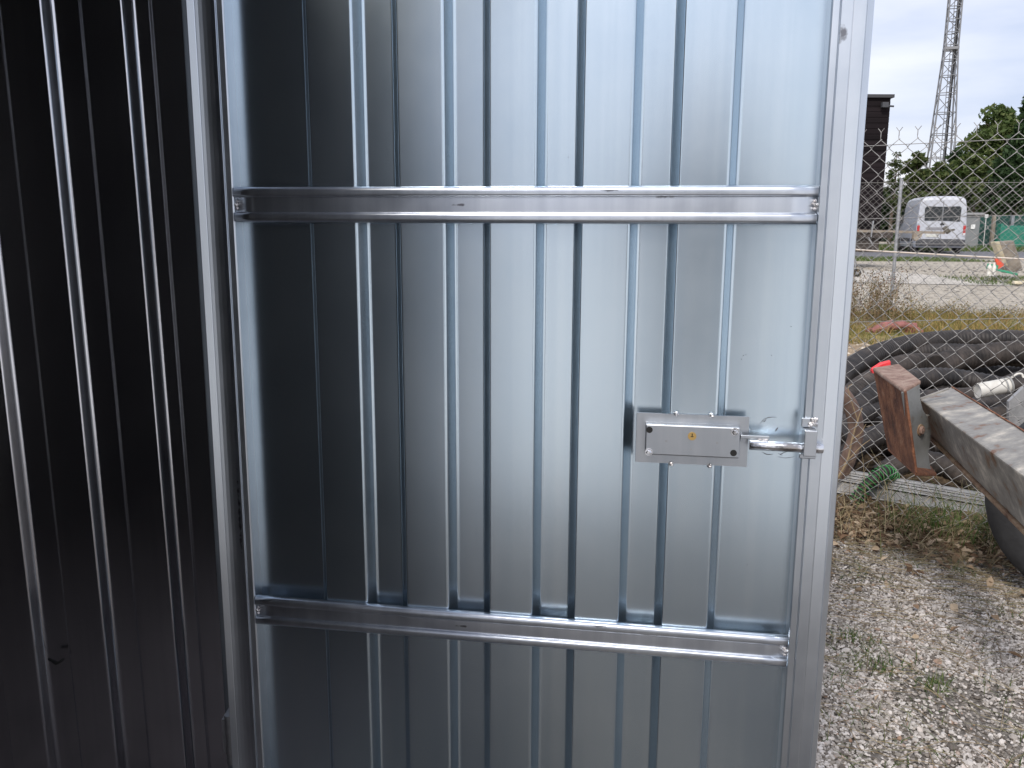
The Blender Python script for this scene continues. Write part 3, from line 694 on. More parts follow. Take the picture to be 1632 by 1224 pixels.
pipe(A_((1480,712,4.3),(1540,682,4.35),(1585,664,4.4),(1640,646,4.4),(1700,640,4.4)), .050, 'ribbed pipe in front of the pile, above the grey beam', PIPE2, ridge=.034)
pipe(A_((1320,800,4.0),(1342,740,4.15),(1375,705,4.3),(1430,690,4.35),(1500,700,4.35),(1570,735,4.2)), .058, 'black pipe low in the pile behind the rusty block')
pipe(A_((1330,700,4.3),(1370,665,4.6),(1430,650,4.8),(1500,655,4.9),(1600,690,4.7),(1700,740,4.4)), .06, 'black pipe deep inside the pile behind the rusty block')
pipe(A_((1400,760,4.02),(1440,738,4.05),(1490,738,4.05),(1540,760,4.0),(1600,800,3.9)), .055, 'ribbed grey brown pipe lowest in the pile, right of the block', PIPE2, ridge=.036, amp=.1)
pipe([(2.0,5.0,.08),(2.6,4.3,.07),(3.4,4.1,.07),(4.2,4.5,.07),(4.5,5.3,.07),(4.0,6.2,.07),(3.0,6.4,.07),(2.2,6.0,.07),(1.9,5.2,.07)], .072, 'black pipe coil lying on the ground under the pile')
pipe([(2.1,5.1,.24),(2.7,4.5,.22),(3.4,4.3,.22),(4.1,4.6,.22),(4.35,5.3,.22),(3.9,6.1,.24),(3.0,6.3,.24),(2.3,5.9,.24),(2.05,5.2,.24)], .072, 'black pipe coil second from the ground in the pile')
pipe([(2.3,5.2,.36),(2.8,4.8,.30),(3.4,4.6,.28),(4.0,4.9,.30),(4.1,5.4,.34),(3.7,6.0,.40),(3.0,6.15,.42),(2.5,5.9,.40)], .07, 'black pipe coil third from the ground in the pile')
# white pipe piece with black coupling
WHP = mat('white_plastic', (.68, .66, .60), .5, noise=(9, 4), ramp=[(.35, (.5,.48,.42)), (.6, (.72,.70,.65))])
wp = empty('plastic_pipe_piece', at(1558, 623, 4.35)); tag(wp, 'short white plastic pipe with a black socket lying on the black pipes', 'pipe')
a_, b_ = at(1558, 623, 4.35), at(1608, 614, 4.35)
m = MB(); m.tube([a_, a_.lerp(b_, .25), b_], [.040, .040, .040], 20, caps=False); m.tube([a_+Vector((.001,0,0)), a_+Vector((.003,0,0))], .039, 20); m.build('tube', WHP, wp)
m = MB(); e_ = (b_-a_).normalized(); m.tube([b_-e_*.005, b_+e_*.004], .046, 20); m.tube([b_-e_*.03, b_-e_*.022], .044, 20); m.build('ring', mat('grey_plastic', (.3,.3,.29), .5), wp)
m = MB(); m.tube([b_+e_*.004, b_+e_*.06], .041, 20); m.build('socket', PIPE, wp)
m = MB(); m.tube(catmull([b_+Vector((0,-.01,.04)), b_+e_*.03+Vector((0,-.01,.055)), b_+e_*.055+Vector((0,-.01,.05)), b_+e_*.06+Vector((0,-.02,.03))], 5), .006, 8); m.build('clip', WHP, wp)
rebase(wp)
# red cap behind the block
m = MB(); a_, b_ = at(1389, 589, 3.2), at(1418, 577, 3.2); m.tube([a_, a_.lerp(b_, .5)+Vector((0,0,.004)), b_], [.006, .010, .008], 10); m.bar(a_+Vector((0,0,-.008)), b_+Vector((0,0,-.008)), .02, .012)
o = m.build('reflector', mat('red_plastic', (.75, .05, .06), .5)); tag(o, 'small bright red plastic strip behind the top of the rusty block', 'reflector')
# brown bent pipe at the left, beside the door edge
BRN = mat('brown_plastic', (.16,.10,.08), .75, noise=(10, 5), ramp=[(.3, (.08,.05,.04)), (.6, (.20,.13,.10))])
m = MB(); m.tube(catmull(A_((1300,610,3.95),(1335,622,3.95),(1357,650,3.95),(1364,690,3.95),(1354,725,3.95),(1338,765,3.95)), 10), .036, 16)
o = m.build('bent_pipe', BRN); tag(o, 'rusty brown bent pipe just right of the door edge behind the fence', 'pipe')
m = MB()
for (P_, r0) in ((((1330,770),(1350,735),(1358,700),(1367,670),(1374,650)), .006), (((1358,700),(1372,690),(1380,676)), .003), (((1345,740),(1372,712),(1388,700)), .003), (((1367,670),(1352,622),(1358,612)), .003)):
    C_ = catmull([at(x, y, 3.86) for x, y in P_], 5); m.tube(C_, [r0*(1-.6*i/len(C_)) for i in range(len(C_))], 6)
o = m.build('dead_stem', mat('dead_wood', (.30,.22,.13), .9, bump=.5, bscale=60)); tag(o, 'dry brown weed stem leaning on the bent pipe by the door edge', 'plant')
# aluminium profiles lying at the fence foot
ALU = mat('aluminium', (.52,.52,.53), .45, .7, noise=(6, 5), ramp=[(.3, (.10,.095,.088)), (.6, (.25,.25,.25))])
al = empty('aluminium_profile', at(1345, 770, 4.0)); tag(al, 'long pale aluminium profile with ribs lying behind the fence foot', 'profile')
p1t, p2t, p1b, p2b = at(1330,744,3.98), at(1600,790,3.72), at(1330,782,3.9), at(1600,828,3.64)
def strip(f0, f1, out, th=.006):
    a0 = p1t.lerp(p1b, f0); a1 = p2t.lerp(p2b, f0); b0 = p1t.lerp(p1b, f1); b1 = p2t.lerp(p2b, f1); o_ = Vector((0,-out,0)); t_ = Vector((0, th, 0))
    return [a0+o_, b0+o_, b1+o_, a1+o_], [a0+o_+t_, b0+o_+t_, b1+o_+t_, a1+o_+t_]
m = MB()
for (f0, f1, ot) in ((0, .10, .03), (.13, .2, .025), (.23, .32, .028), (.36, .42, .02)): m.hexa(*strip(f0, f1, ot, .012))
m.build('rib', ALU, al)
m = MB(); m.hexa(*strip(.0, 1, .012, .006)); m.build('web', ALU, al)
m = MB(); m.hexa(*strip(.42, .48, .03, .03)); m.hexa(*strip(.95, 1.02, .022, .02)); m.build('lip', ALU, al)
rebase(al)
# green ringed hose
GR = mat('green_plastic', (.04,.22,.06), .5)
C_ = catmull([at(1362,800,3.8), at(1378,778,3.8), at(1396,760,3.8), at(1412,752,3.82), at(1424,760,3.9)], 12); gh = empty('ribbed_hose', C_[0]); tag(gh, 'short dark hose with bright green spiral ribs over the aluminium profile', 'hose')
m = MB(); m.tube(C_, .026, 12); m.build('tube', PIPE, gh)
m = MB()
for i in range(1, len(C_)-1, 3):
    t = (C_[i+1]-C_[i-1]).normalized(); uu = t.cross(Vector((0,0,1))).normalized(); ww = t.cross(uu)
    m.tube([C_[i]+(uu*math.cos(a_)+ww*math.sin(a_))*.032 for a_ in [k*math.pi/7 for k in range(14)]], .0028, 5, closed=True)
m.build('spiral', GR, gh); rebase(gh)
# grey metal edge at the right
m = MB(); q = A_((1608,640,4.05),(1650,600,4.05),(1700,640,4.05),(1690,720,4.05),(1608,690,4.05)); m.prism(q, (0,.02,0)); o = m.build('metal_plate', mat('weathered_zinc', (.3,.3,.3), .6, .5, noise=(7,5), ramp=[(.3,(.18,.18,.18)),(.6,(.42,.42,.42))]))
tag(o, 'weathered grey metal plate standing before the pipes at the right', 'plate')

# ------------------------------------------------------------------ trailer with rusty end block
GPNT = mat('worn_grey_paint', (.30,.30,.30), .42, noise=(13, 12), ramp=[(.35, (.14,.065,.03)), (.395, (.20,.145,.11)), (.42, (.19,.18,.165)), (.53, (.26,.245,.22)), (.60, (.36,.335,.29)), (.69, (.54,.49,.42))], bump=.25, bscale=50)
GPLT = mat('grey_paint', (.20,.205,.20), .55, noise=(12, 5), ramp=[(.28, (.12,.075,.05)), (.4, (.19,.195,.19)), (.7, (.23,.235,.235))], bump=.1, bscale=80)
RUST = mat('rust', (.2,.09,.05), .9, noise=(13, 10), ramp=[(.33, (.07,.03,.02)), (.47, (.17,.068,.036)), (.58, (.26,.11,.055)), (.7, (.36,.22,.14))], bump=.5, bscale=90, stretch=(1,1,.8))
RUST2 = mat('faded_rust', (.3,.2,.16), .9, noise=(22, 8), ramp=[(.3, (.14,.08,.06)), (.5, (.27,.18,.145)), (.75, (.40,.31,.25))], bump=.4, bscale=90)
EDGE = mat('rusty_edge', (.22,.13,.07), .9, noise=(18, 8), ramp=[(.3, (.10,.05,.03)), (.5, (.24,.15,.09)), (.75, (.40,.31,.20))], bump=.5, bscale=90)
tr = empty('trailer', (1.5, 2.2, 0)); tag(tr, 'grey steel beam with rusty end block and black tyre in front of the near fence', 'trailer')
# rusty channel: left plate, top, bottom lip
nT, nB = at(1441, 623, 2.60), at(1459, 755, 2.60); fT, fB = at(1391, 587, 2.98), at(1414, 714, 2.98)
rT = at(1468, 608, 2.665); bT = at(1433, 581, 3.10)
th = Vector((.010, .002, 0))
m = MB(); k = 10; vs = []; 
for i in range(k+1):
    t = i/k
    for (P0, P1) in ((fT, fB), (nT, nB)):
        q = P0.lerp(P1, t); vs.append(q)
m.hexa([fB, nB, nB+th, fB+th], [fT, nT, nT+th, fT+th]); m.build('channel_plate', RUST, tr, bevel=.004)
m = MB(); dn = Vector((0,0,-.012)); up = Vector((0,0,.004))
m.hexa([p+dn for p in (nT, rT, bT, fT)], [p+up for p in (nT, rT, bT, fT)]); m.build('channel_top', RUST2, tr, bevel=.006)
rB = at(1493, 756, 2.72); bB = fB+Vector((.12,.06,0))
m = MB(); m.hexa([p+Vector((0,0,-.008)) for p in (nB, rB, bB, fB)], [p+Vector((0,0,.004)) for p in (nB, rB, bB, fB)]); m.build('channel_bottom', RUST, tr, bevel=.004)
def apl(x, y, P0, P1, off=0):
    nn = Vector((-(P1.y-P0.y), P1.x-P0.x, 0)).normalized(); v = ray(x, y); C0 = Vector((0,0,H)); return C0+v*(((P0-C0).dot(nn)+off)/v.dot(nn))
SP0, SP1 = Vector((nT.x, nT.y, 0)), Vector((rT.x, rT.y, 0))
m = MB(); poly = [apl(x, y, SP0, SP1) for x, y, Y_ in ((1442,626,2.61),(1466,612,2.70),(1467,637,2.70),(1471,653,2.715),(1481,668,2.735),(1484,684,2.74),(1483,704,2.735),(1480,722,2.73),(1483,744,2.73),(1488,752,2.73),(1461,753,2.615))]
m.prism(poly, (-.008,.010,0)); sp_ = m.build('side_plate', GPLT, tr, bevel=.002)
bc = apl(1466, 685, SP0, SP1); bn = Vector((.72,-.69,0)).cross(Vector((0,0,1))); bn = Vector((.10, -.12, 0)).normalized(); bn = Vector((.62,-.78,.05)).normalized()
pn = (poly[1]-poly[0]).cross(poly[-1]-poly[0]).normalized()
if pn.y > 0: pn = -pn
m = MB(); m.tube([bc, bc+pn*.004], .0185, 24); m.build('washer', EDGE, sp_)
m = MB(); m.tube([bc+pn*.003, bc+pn*.010, bc+pn*.012], [.0135, .0135, .011], 20); m.tube([bc+pn*.011, bc+pn*.0135], .004, 10); m.build('bolt', RUST2, sp_)
# beam: far end cross-section and near end cross-section (top ridge a, top right b, bottom c, hidden d)
Yf, Yn = 2.74, 1.75
far = [at(1465,636,2.80), at(1517,617,2.92), None, at(1483,694,2.82)]
near = [at(1676,792,Yn-.02), at(1715,738,Yn+.09), None, at(1716,925,Yn)]
far[2] = far[1]+(far[3]-far[0]); near[2] = near[1]+(near[3]-near[0])
m = MB(); n_ = 12
vs = []
for i in range(n_+1):
    t = i/n_
    for j in range(4): vs.append(far[j].lerp(near[j], t)+Vector((0,0,0)))
m.add(vs, [(3,2,1,0)]+[(i*4+j, i*4+(j+1) % 4, (i+1)*4+(j+1) % 4, (i+1)*4+j) for i in range(n_) for j in range(4)]+[(n_*4, n_*4+1, n_*4+2, n_*4+3)])
m.build('beam', GPNT, tr, bevel=.006)
dd = (near[3]-far[3]).normalized()
m = MB(); a_, b_ = far[3]+Vector((0,.004,-.004)), near[3]+Vector((0,.004,-.004)); m.bar(a_, b_, .016, .012); m.build('bottom_flange', EDGE, tr, bevel=.003)
m = MB(); m.tube([far[1]+Vector((0,0,.001)), near[1]+Vector((0,0,.001))], .0022, 6); m.build('edge_seam', RUST, tr)
# neck between plate and beam
m = MB(); m.bar(at(1466,636,2.74), at(1512,619,2.74), .012, .004); m.build('stay', GPNT, tr)
m = MB(); m.bar(at(1476,662,2.72), at(1512,656,2.70), .008, .005); m.tube([at(1511,657,2.69), at(1516,654,2.69)], [.008,.006], 10); m.build('stay', GPNT, tr)
# wheel under the beam
RUB = mat('rubber', (.018,.018,.019), .7, noise=(10,4), ramp=[(.3,(.012,.012,.013)),(.7,(.03,.03,.032))], bump=.15, bscale=60)
wc = at(1765, 802, 2.80); axw = Vector((-.45,-.89,0)).normalized(); uu = axw.cross(Vector((0,0,1))).normalized(); ww = Vector((0,0,1))
wr = wc.z-.01
m = MB(); pr = [(-.07,.62),(-.085,.75),(-.08,.9),(-.06,.985),(-.02,1),(.02,1),(.06,.985),(.08,.9),(.085,.75),(.07,.62)]; sg = 40; vs = []
for j in range(sg):
    a_ = 2*math.pi*j/sg
    for (o_, r_) in pr: vs.append(wc+axw*o_+(uu*math.cos(a_)+ww*math.sin(a_))*wr*r_)
k = len(pr); m.add(vs, [(j*k+i, j*k+(i+1) % k, ((j+1) % sg)*k+(i+1) % k, ((j+1) % sg)*k+i) for j in range(sg) for i in range(k)], True)
wh = m.build('wheel', RUB, tr)
m = MB(); m.tube([wc-axw*.05, wc+axw*.05], wr*.62, 30); m.tube([wc-axw*.10, wc+axw*.10], wr*.18, 16); m.build('rim', GPLT, wh)
m = MB(); m.bar(wc+Vector((0,-.05,0)), wc+Vector((-.10,-.50,.22)), .05); m.build('axle_arm', GPLT, tr)
rebase(tr)

# ------------------------------------------------------------------ far yard: road, slab, verges
def gsheet(name, poly, mt, dz, kind='structure', sub=14):
    # poly: 4 corners (x,y); gridded so that it follows the ground
    P_ = [Vector((*p, 0)) for p in poly]; v = []; k = sub+1
    for j in range(k):
        for i in range(k):
            q = P_[0].lerp(P_[1], i/sub).lerp(P_[3].lerp(P_[2], i/sub), j/sub); v.append((q.x, q.y, float(gz(q.x, q.y))+dz))
    o = npmesh(name, v, [(j*k+i, j*k+i+1, (j+1)*k+i+1, (j+1)*k+i) for j in range(sub) for i in range(sub)], mt); tag(o, kind=kind); return o
ASPH = mat('asphalt', (.13,.13,.145), .85, noise=(3, 8), ramp=[(.3, (.10,.10,.115)), (.7, (.17,.17,.185))], vec='Object')
CONC = mat('pale_concrete', (.45,.42,.37), .9, noise=(2, 8), ramp=[(.3, (.34,.32,.28)), (.7, (.55,.51,.46))])
CONC2 = mat('bright_apron_concrete', (.68,.67,.64), .9, noise=(2, 8), ramp=[(.3, (.62,.61,.58)), (.7, (.74,.73,.70))])
VERGE = mat('verge_turf', (.1,.12,.04), .95, noise=(3, 8), ramp=[(.3, (.07,.09,.03)), (.6, (.16,.17,.06)), (.8, (.27,.24,.12))])
gl = gp(1300, 424); 
gsheet('added_bright_apron', [(-60, -1.1), (-60, -70), (70, -70), (70, -1.1)], CONC2, .014)  # unseen bright ground, added behind the camera to brighten the door's reflections
gsheet('road', [(-30, 33.5), (70, 31.0), (70, 42.5), (-30, 45.5)], ASPH, .012, sub=20)
gsheet('grass_verge', [(-30, 45.6), (70, 42.6), (90, 64), (-40, 66)], VERGE, .010, sub=16)
gsheet('grass_strip', [(4, 29.0), (16.6, 29.0), (15.2, 32.6), (4, 33.2)], VERGE, .008)
gsheet('concrete_slab', [(6.5, 19.4), (11.2, 18.4), (9.6, 22.6), (6.0, 23.0)], CONC, .015)

def far_blades(name, region, n, h, wd, mt, lean=.3, mask=None):
    pts = []
    while len(pts) < n:
        x = rnd.uniform(region[0], region[1]); y = rnd.uniform(region[2], region[3])
        if mask and not mask(x, y): continue
        pts.append((x, y))
    return blades(name, pts, [rnd.uniform(*h) for _ in pts], wd, mt, lean)
GOLD = island_mat('golden_grass', [(0, (.09,.11,.03)), (.35, (.22,.19,.06)), (.7, (.38,.29,.11)), (1, (.36,.20,.09))], .8, trans=.25)
BROWNW = island_mat('brown_weed', [(0, (.07,.09,.03)), (.4, (.16,.12,.07)), (.8, (.30,.21,.14)), (1, (.25,.12,.08))], .8, trans=.2)
def cm(x, y): return math.sin(x*2.3)+math.sin(y*3.1+x)+rnd.uniform(-1.3, 1.3) > -.3
far_blades('golden_grass', (3.6, 11, 9.7, 13.2), 15000, (.05, .20), .012, GOLD, .5, cm)
far_blades('yard_edge_grass', (3.6, 9.5, 6.3, 10.2), 1500, (.02, .09), .008, DRYG, .8, cm)
far_blades('grass_strip_blades', (4, 16.5, 29, 33), 6000, (.04, .12), .03, GRASS, .4)
far_blades('verge_grass', (10, 34, 42.5, 50), 9000, (.1, .35), .06, GRASS, .35)
# low stones strewn over the dry ground
V1 = []; F1 = []
for i in range(1500):
    x = rnd.uniform(2.2, 8); y = rnd.uniform(5.2, 10); s_ = rnd.uniform(.012, .05); z = float(gz(x, y)); o_ = len(V1)
    for q in iv: V1.append((x+q[0]*s_*rnd.uniform(.7, 1.3), y+q[1]*s_*rnd.uniform(.7, 1.3), z+q[2]*s_*.5*rnd.uniform(.7, 1.2)))
    F1 += [tuple(int(k)+o_ for k in f) for f in if_]
o = npmesh('loose_stones', V1, F1, island_mat('pale_stone', [(0, (.22,.17,.12)), (.5, (.42,.35,.27)), (1, (.6,.54,.46))], .9)); tag(o, kind='stuff')
V1 = []; F1 = []
for i in range(1600):
    y = rnd.uniform(13, 27); x = y*rnd.uniform(.36, .66); s_ = rnd.uniform(.01, .045); z = float(gz(x, y)); o_ = len(V1)
    for q in iv: V1.append((x+q[0]*s_*rnd.uniform(.7, 1.3), y+q[1]*s_*rnd.uniform(.7, 1.3), z+q[2]*s_*.5*rnd.uniform(.7, 1.2)))
    F1 += [tuple(int(k)+o_ for k in f) for f in if_]
o = npmesh('yard_stones', V1, F1, island_mat('yard_stone', [(0, (.14,.13,.12)), (.5, (.30,.28,.25)), (1, (.5,.47,.42))], .9)); tag(o, kind='stuff')

# weeds beside the fence post
def weed(px_, py_, Y_, h, n, label, mt, sp=.35):
    b_ = at(px_, py_, Y_); b_.z = float(gz(b_.x, b_.y)); root = empty('weed', b_); tag(root, label, 'plant', 'weeds along the far fence'); st = MB(); st.tube([(0,0,-.03),(0,0,.03)], sp*.9, 8); lf = []; ff = []
    for i in range(n):
        a_ = rnd.uniform(0, 6.28); q = Vector((rnd.gauss(0, sp*.4), rnd.gauss(0, sp*.4), 0)); hh = h*rnd.uniform(.55, 1); le = rnd.uniform(.1, .5)*hh
        C_ = catmull([q, q+Vector((math.cos(a_)*le*.3, math.sin(a_)*le*.3, hh*.5)), q+Vector((math.cos(a_)*le, math.sin(a_)*le, hh))], 4); st.tube(C_, [.005*(1-.7*i2/len(C_)) for i2 in range(len(C_))], 4, caps=False)
        for c_ in C_[1:]:
            for _ in range(12):
                p = c_+Vector((rnd.gauss(0,.05), rnd.gauss(0,.05), rnd.gauss(0,.04))); s_ = rnd.uniform(.005, .018); o_ = len(lf); d1 = Vector((rnd.gauss(0,1), rnd.gauss(0,1), rnd.gauss(0,1))).normalized(); d2 = d1.cross(Vector((rnd.random(), rnd.random(), 1))).normalized()
                lf += [tuple(p-d1*s_), tuple(p+d2*s_*.5), tuple(p+d1*s_), tuple(p-d2*s_*.5)]; ff.append((o_, o_+1, o_+2, o_+3))
    s_ = st.build('stem', DRYG, root); l_ = npmesh('leaves', lf, ff, mt, root)
weed(1375, 505, 11.6, .85, 34, 'tall brownish weed between the door edge and the thin fence post', BROWNW, .6)
weed(1402, 508, 12.2, .70, 24, 'reddish weed just left of the foot of the thin fence post', BROWNW, .5)
weed(1436, 512, 12.0, .32, 16, 'low yellow green weed right of the thin fence post', GOLD, .5)
weed(1520, 505, 12.6, .25, 14, 'low yellow weed above the middle of the pipe pile', GOLD, .7)
weed(1600, 508, 12.2, .25, 14, 'low yellow weed near the right edge above the pipe pile', GOLD, .7)
m = MB(); q = at(1428, 520, 10.9); z = float(gz(q.x, q.y))
pts = [(q.x-.28, q.y, z+.03), (q.x-.1, q.y+.02, z+.11), (q.x+.1, q.y, z+.12), (q.x+.28, q.y-.03, z+.03)]
C_ = catmull([Vector(p) for p in pts], 5)
for dx, dy, sc_ in ((0,0,1),(.05,-.05,.8),(-.08,.04,.7)): m.tube([p+Vector((dx+rnd.uniform(-.03,.03), dy, -.03+rnd.uniform(-.015,.015))) for p in C_], [sc_*rnd.uniform(.035,.075) for _ in C_], 9)
o = m.build('cloth', mat('faded_red_cloth', (.30,.11,.10), .9, noise=(9,5), ramp=[(.3,(.14,.06,.05)),(.6,(.34,.14,.13))], bump=1, bscale=20)); tag(o, 'crumpled faded red cloth lying in the golden grass', 'cloth')

# broken concrete block, red board, green plank, bottles
BLK = mat('weathered_concrete', (.25,.22,.18), .95, noise=(6, 8), ramp=[(.3, (.12,.10,.085)), (.5, (.24,.21,.175)), (.75, (.34,.30,.25))], bump=.6, bscale=12)
CREAM = mat('cream_face', (.62,.55,.38), .9, noise=(5, 5), ramp=[(.3, (.48,.42,.28)), (.6, (.68,.61,.45))])
Yb = 20.0; bb = at(1606, 436, Yb); gzb = float(gz(bb.x, bb.y))
ct = empty('concrete_block', (bb.x, Yb, gzb)); tag(ct, 'tilted broken concrete block with a cream side, standing in the gravel yard', 'block')
f4 = A_((1587,386,Yb+.1),(1616,383,Yb),(1631,431,Yb),(1602,436,Yb+.1)); m = MB(); m.hexa(f4[::-1], [p+Vector((.12,.40,0)) for p in f4[::-1]]); m.build('body', BLK, ct, bevel=.03)
f4 = A_((1586,386,Yb+.08),(1593,385,Yb-.02),(1607,425,Yb-.02),(1597,418,Yb+.08)); m = MB(); m.prism(f4, (.05,.30,0)); m.build('cream_side', CREAM, ct, bevel=.01)
rebase(ct)
m = MB(); f4 = A_((1586,413,Yb-.3),(1594,411,Yb-.3),(1602,424,Yb-.3),(1591,429,Yb-.3)); m.prism(f4, (.04,.12,0)); o = m.build('board', mat('orange_red_board', (.72,.09,.04), .6), bevel=.01); tag(o, 'orange red board leaning on the broken concrete block', 'board')
m = MB(); m.bar(at(1572,426,Yb-.5), at(1621,437,Yb-.7), .10, .05); m.bar(at(1573,424,Yb-.5), at(1590,427,Yb-.55), .05, .12); o = m.build('plank', mat('green_paint', (.03,.28,.16), .6), bevel=.008); tag(o, 'green painted plank lying in front of the broken concrete block', 'plank')
for (x_, lb) in ((1576, 'white plastic bottle at the left end of the green plank'), (1583, 'white plastic bottle beside the green plank, next to the orange board')):
    q = at(x_, 438, Yb-.7); z = max(float(gz(q.x, q.y)), q.z-.02); r_ = .045; m = MB(); m.tube([(q.x,q.y,z),(q.x,q.y,z+.20),(q.x,q.y,z+.25),(q.x,q.y,z+.30)], [r_,r_,.02,.02], 12); o = m.build('bottle', WHP); tag(o, lb, 'bottle', 'white bottles by the green plank')
m = MB(); q = at(1634, 443, 18.6); m.hexa([(q.x-.28,q.y-.1,gzb-.01),(q.x+.4,q.y-.1,gzb-.01),(q.x+.5,q.y+.25,gzb-.01),(q.x-.18,q.y+.2,gzb-.01)], [(q.x-.26,q.y-.08,gzb+.05),(q.x+.4,q.y-.08,gzb+.06),(q.x+.5,q.y+.23,gzb+.05),(q.x-.16,q.y+.18,gzb+.05)]); o = m.build('stone', CREAM, bevel=.02); tag(o, 'flat pale stone near the right edge before the green plank', 'stone')
far_blades('block_foot_grass', (10.2, 13.2, 18.6, 20.6), 1600, (.03, .13), .02, GRASS, .5)

# ------------------------------------------------------------------ flatbed trailer behind the far fence (deck partly behind the door)
DKW = mat('dark_weathered_wood', (.05,.04,.036), .85, noise=(3, 6), ramp=[(.3, (.03,.024,.022)), (.7, (.08,.066,.058))], stretch=(1,1,6))
FW = mat('weathered_timber', (.28,.24,.19), .85, noise=(4, 5), ramp=[(.3, (.18,.15,.12)), (.7, (.36,.31,.25))])
Yt = 24.0
q0 = at(1300, 377, Yt); ft = empty('flatbed_trailer', (q0.x, Yt, .25)); tag(ft, 'dark flatbed trailer with a long pale tow bar, standing left of the white van', 'trailer')
m = MB(); a_ = at(1424, 370, Yt); m.box((a_.x-5.2, Yt, a_.z-.16), (a_.x, Yt+2.0, a_.z)); m.build('deck', DKW, ft, bevel=.01)
m = MB(); m.box((a_.x-5.0, Yt+.1, at(1400,402,Yt).z), (at(1402,400,Yt).x, Yt+1.9, a_.z-.17)); m.build('chassis', DKW, ft, bevel=.01)
for (x_, yy) in ((a_.x-2.0, Yt-.2), (a_.x-2.9, Yt-.2), (a_.x-2.0, Yt+1.92), (a_.x-2.9, Yt+1.92)):
    m = MB(); m.tube([(x_, yy, .25+.38), (x_, yy+.04, .25+.38), (x_, yy+.22, .25+.38), (x_, yy+.26, .25+.38)], [.34,.38,.38,.34], 20); wh = m.build('wheel', RUB, ft); m = MB(); m.tube([(x_, yy-.01, .63), (x_, yy+.02, .63)], [.19,.20], 16); m.build('rim', G_DARK, wh)
m = MB(); m.bar(at(1365,368,Yt-.05), at(1505,371,Yt+.3), .09, .07); m.build('tow_bar', FW, ft)
m = MB(); f4 = A_((1457,370,Yt-.1),(1472,370,Yt-.1),(1468,378,Yt-.1),(1460,384,Yt-.1),(1456,380,Yt-.1)); m.prism(f4, (0,.12,0)); m.build('bracket', FW, ft)
m = MB(); m.bar(at(1505,362,Yt+.3), at(1512,371,Yt+.3), .10, .10); m.bar(at(1505,369,Yt+.25), at(1521,366,Yt+.25), .07, .05); m.build('coupling', mat('oily_metal', (.10,.09,.07), .6), ft)
m = MB(); m.bar(at(1384,378,Yt-.2), at(1391,391,Yt-.2), .03, .03); m.bar(at(1392,352,Yt-.2), at(1388,378,Yt-.2), .03, .03); m.build('stay', G_DARK, ft)
rebase(ft)
q = at(1366, 426, 20.5); jw = empty('trolley_wheel', (q.x, q.y, float(gz(q.x, q.y)))); tag(jw, 'small black rubber wheel standing on the pale slab at the door edge', 'wheel')
z = float(gz(q.x, q.y)); m = MB(); m.tube([(q.x-.01,q.y-.05,z+.10),(q.x,q.y+.05,z+.10)], .10, 20); m.build('tyre', RUB, jw); m = MB(); m.tube([(q.x-.01,q.y-.06,z+.10),(q.x,q.y+.06,z+.10)], .04, 14); m.tube([(q.x-.03,q.y,z+.10),(q.x-.05,q.y,z+.42)], .015, 8); m.build('rim', G_DARK, jw); rebase(jw)

# ------------------------------------------------------------------ van
VW = mat('van_white', (.5,.52,.57), .35, noise=(1.2, 4), ramp=[(.3,(.46,.48,.53)),(.7,(.53,.55,.60))], spec=.5)
GLS = mat('dark_glass', (.015,.02,.022), .08, spec=.6)
BUMP = mat('grey_bumper', (.06,.062,.07), .6); RED = mat('red_lens', (.45,.02,.02), .25); LAMP = mat('clear_lens', (.6,.6,.6), .2)
van = empty('van', (0,0,0)); tag(van, 'white high roof panel van parked on the road, seen from behind', 'van')
# local: x across (+ right), y forward, z up
secs = [(-2.65, .30, .96, 2.30, .86), (-2.60, .26, .985, 2.42, .875), (-2.4, .25, .99, 2.46, .88), (0, .25, .995, 2.48, .88), (1.1, .25, .99, 2.44, .86), (1.65, .25, .985, 2.20, .80), (2.05, .25, .97, 1.62, .86), (2.6, .26, .93, 1.28, .84), (2.9, .30, .82, 1.05, .72)]
def vsec(y, zb, w, zt, wt):
    zm = zb+(zt-zb)*.45
    pts = [(-w*.97, zb), (-w, zb+.12), (-w, zm), (-wt-(w-wt)*.45, zt-.35 if zt > 1.8 else zt-.15), (-wt, zt-.12), (-wt+.10, zt-.02), (-wt*.5, zt+.015), (0, zt+.02)]
    pts = pts+[(-x, z) for x, z in pts[:-1][::-1]]
    return [(x, y, z) for x, z in pts]
m = MB(); SS = [vsec(*s_) for s_ in secs]; k = len(SS[0]); vs = [p for s_ in SS for p in s_]
m.add(vs, [(i*k+j, (i+1)*k+j, (i+1)*k+(j+1) % k, i*k+(j+1) % k) for i in range(len(SS)-1) for j in range(k)]+[tuple(range(k)), tuple(range((len(SS)-1)*k, len(SS)*k))[::-1]])
m.build('body', VW, van, bevel=.05)
def rbox(y, pts, d=.012): # rear panel polygon (x,z) at y
    return [(x, y, z) for x, z in pts], (0, -d, 0)
YB = -2.652
m = MB(); m.prism(*rbox(YB, [(-.70,1.42),(-.02,1.42),(-.02,2.02),(-.64,2.04),(-.72,1.95)])); m.build('rear_window', GLS, van)
m = MB(); m.prism(*rbox(YB, [(.02,1.42),(.70,1.38),(.72,1.95),(.64,2.04),(.02,2.02)])); m.build('rear_window', GLS, van)
m = MB(); m.box((-.008, YB-.004, .55), (.008, YB+.02, 2.25)); m.box((-.78, YB-.004, .62), (.78, YB+.02, .635)); m.build('door_gap', BLACK, van)
m = MB(); m.box((-.97, YB-.10, .33), (.97, YB+.1, .62)); m.build('bumper', BUMP, van, bevel=.04)
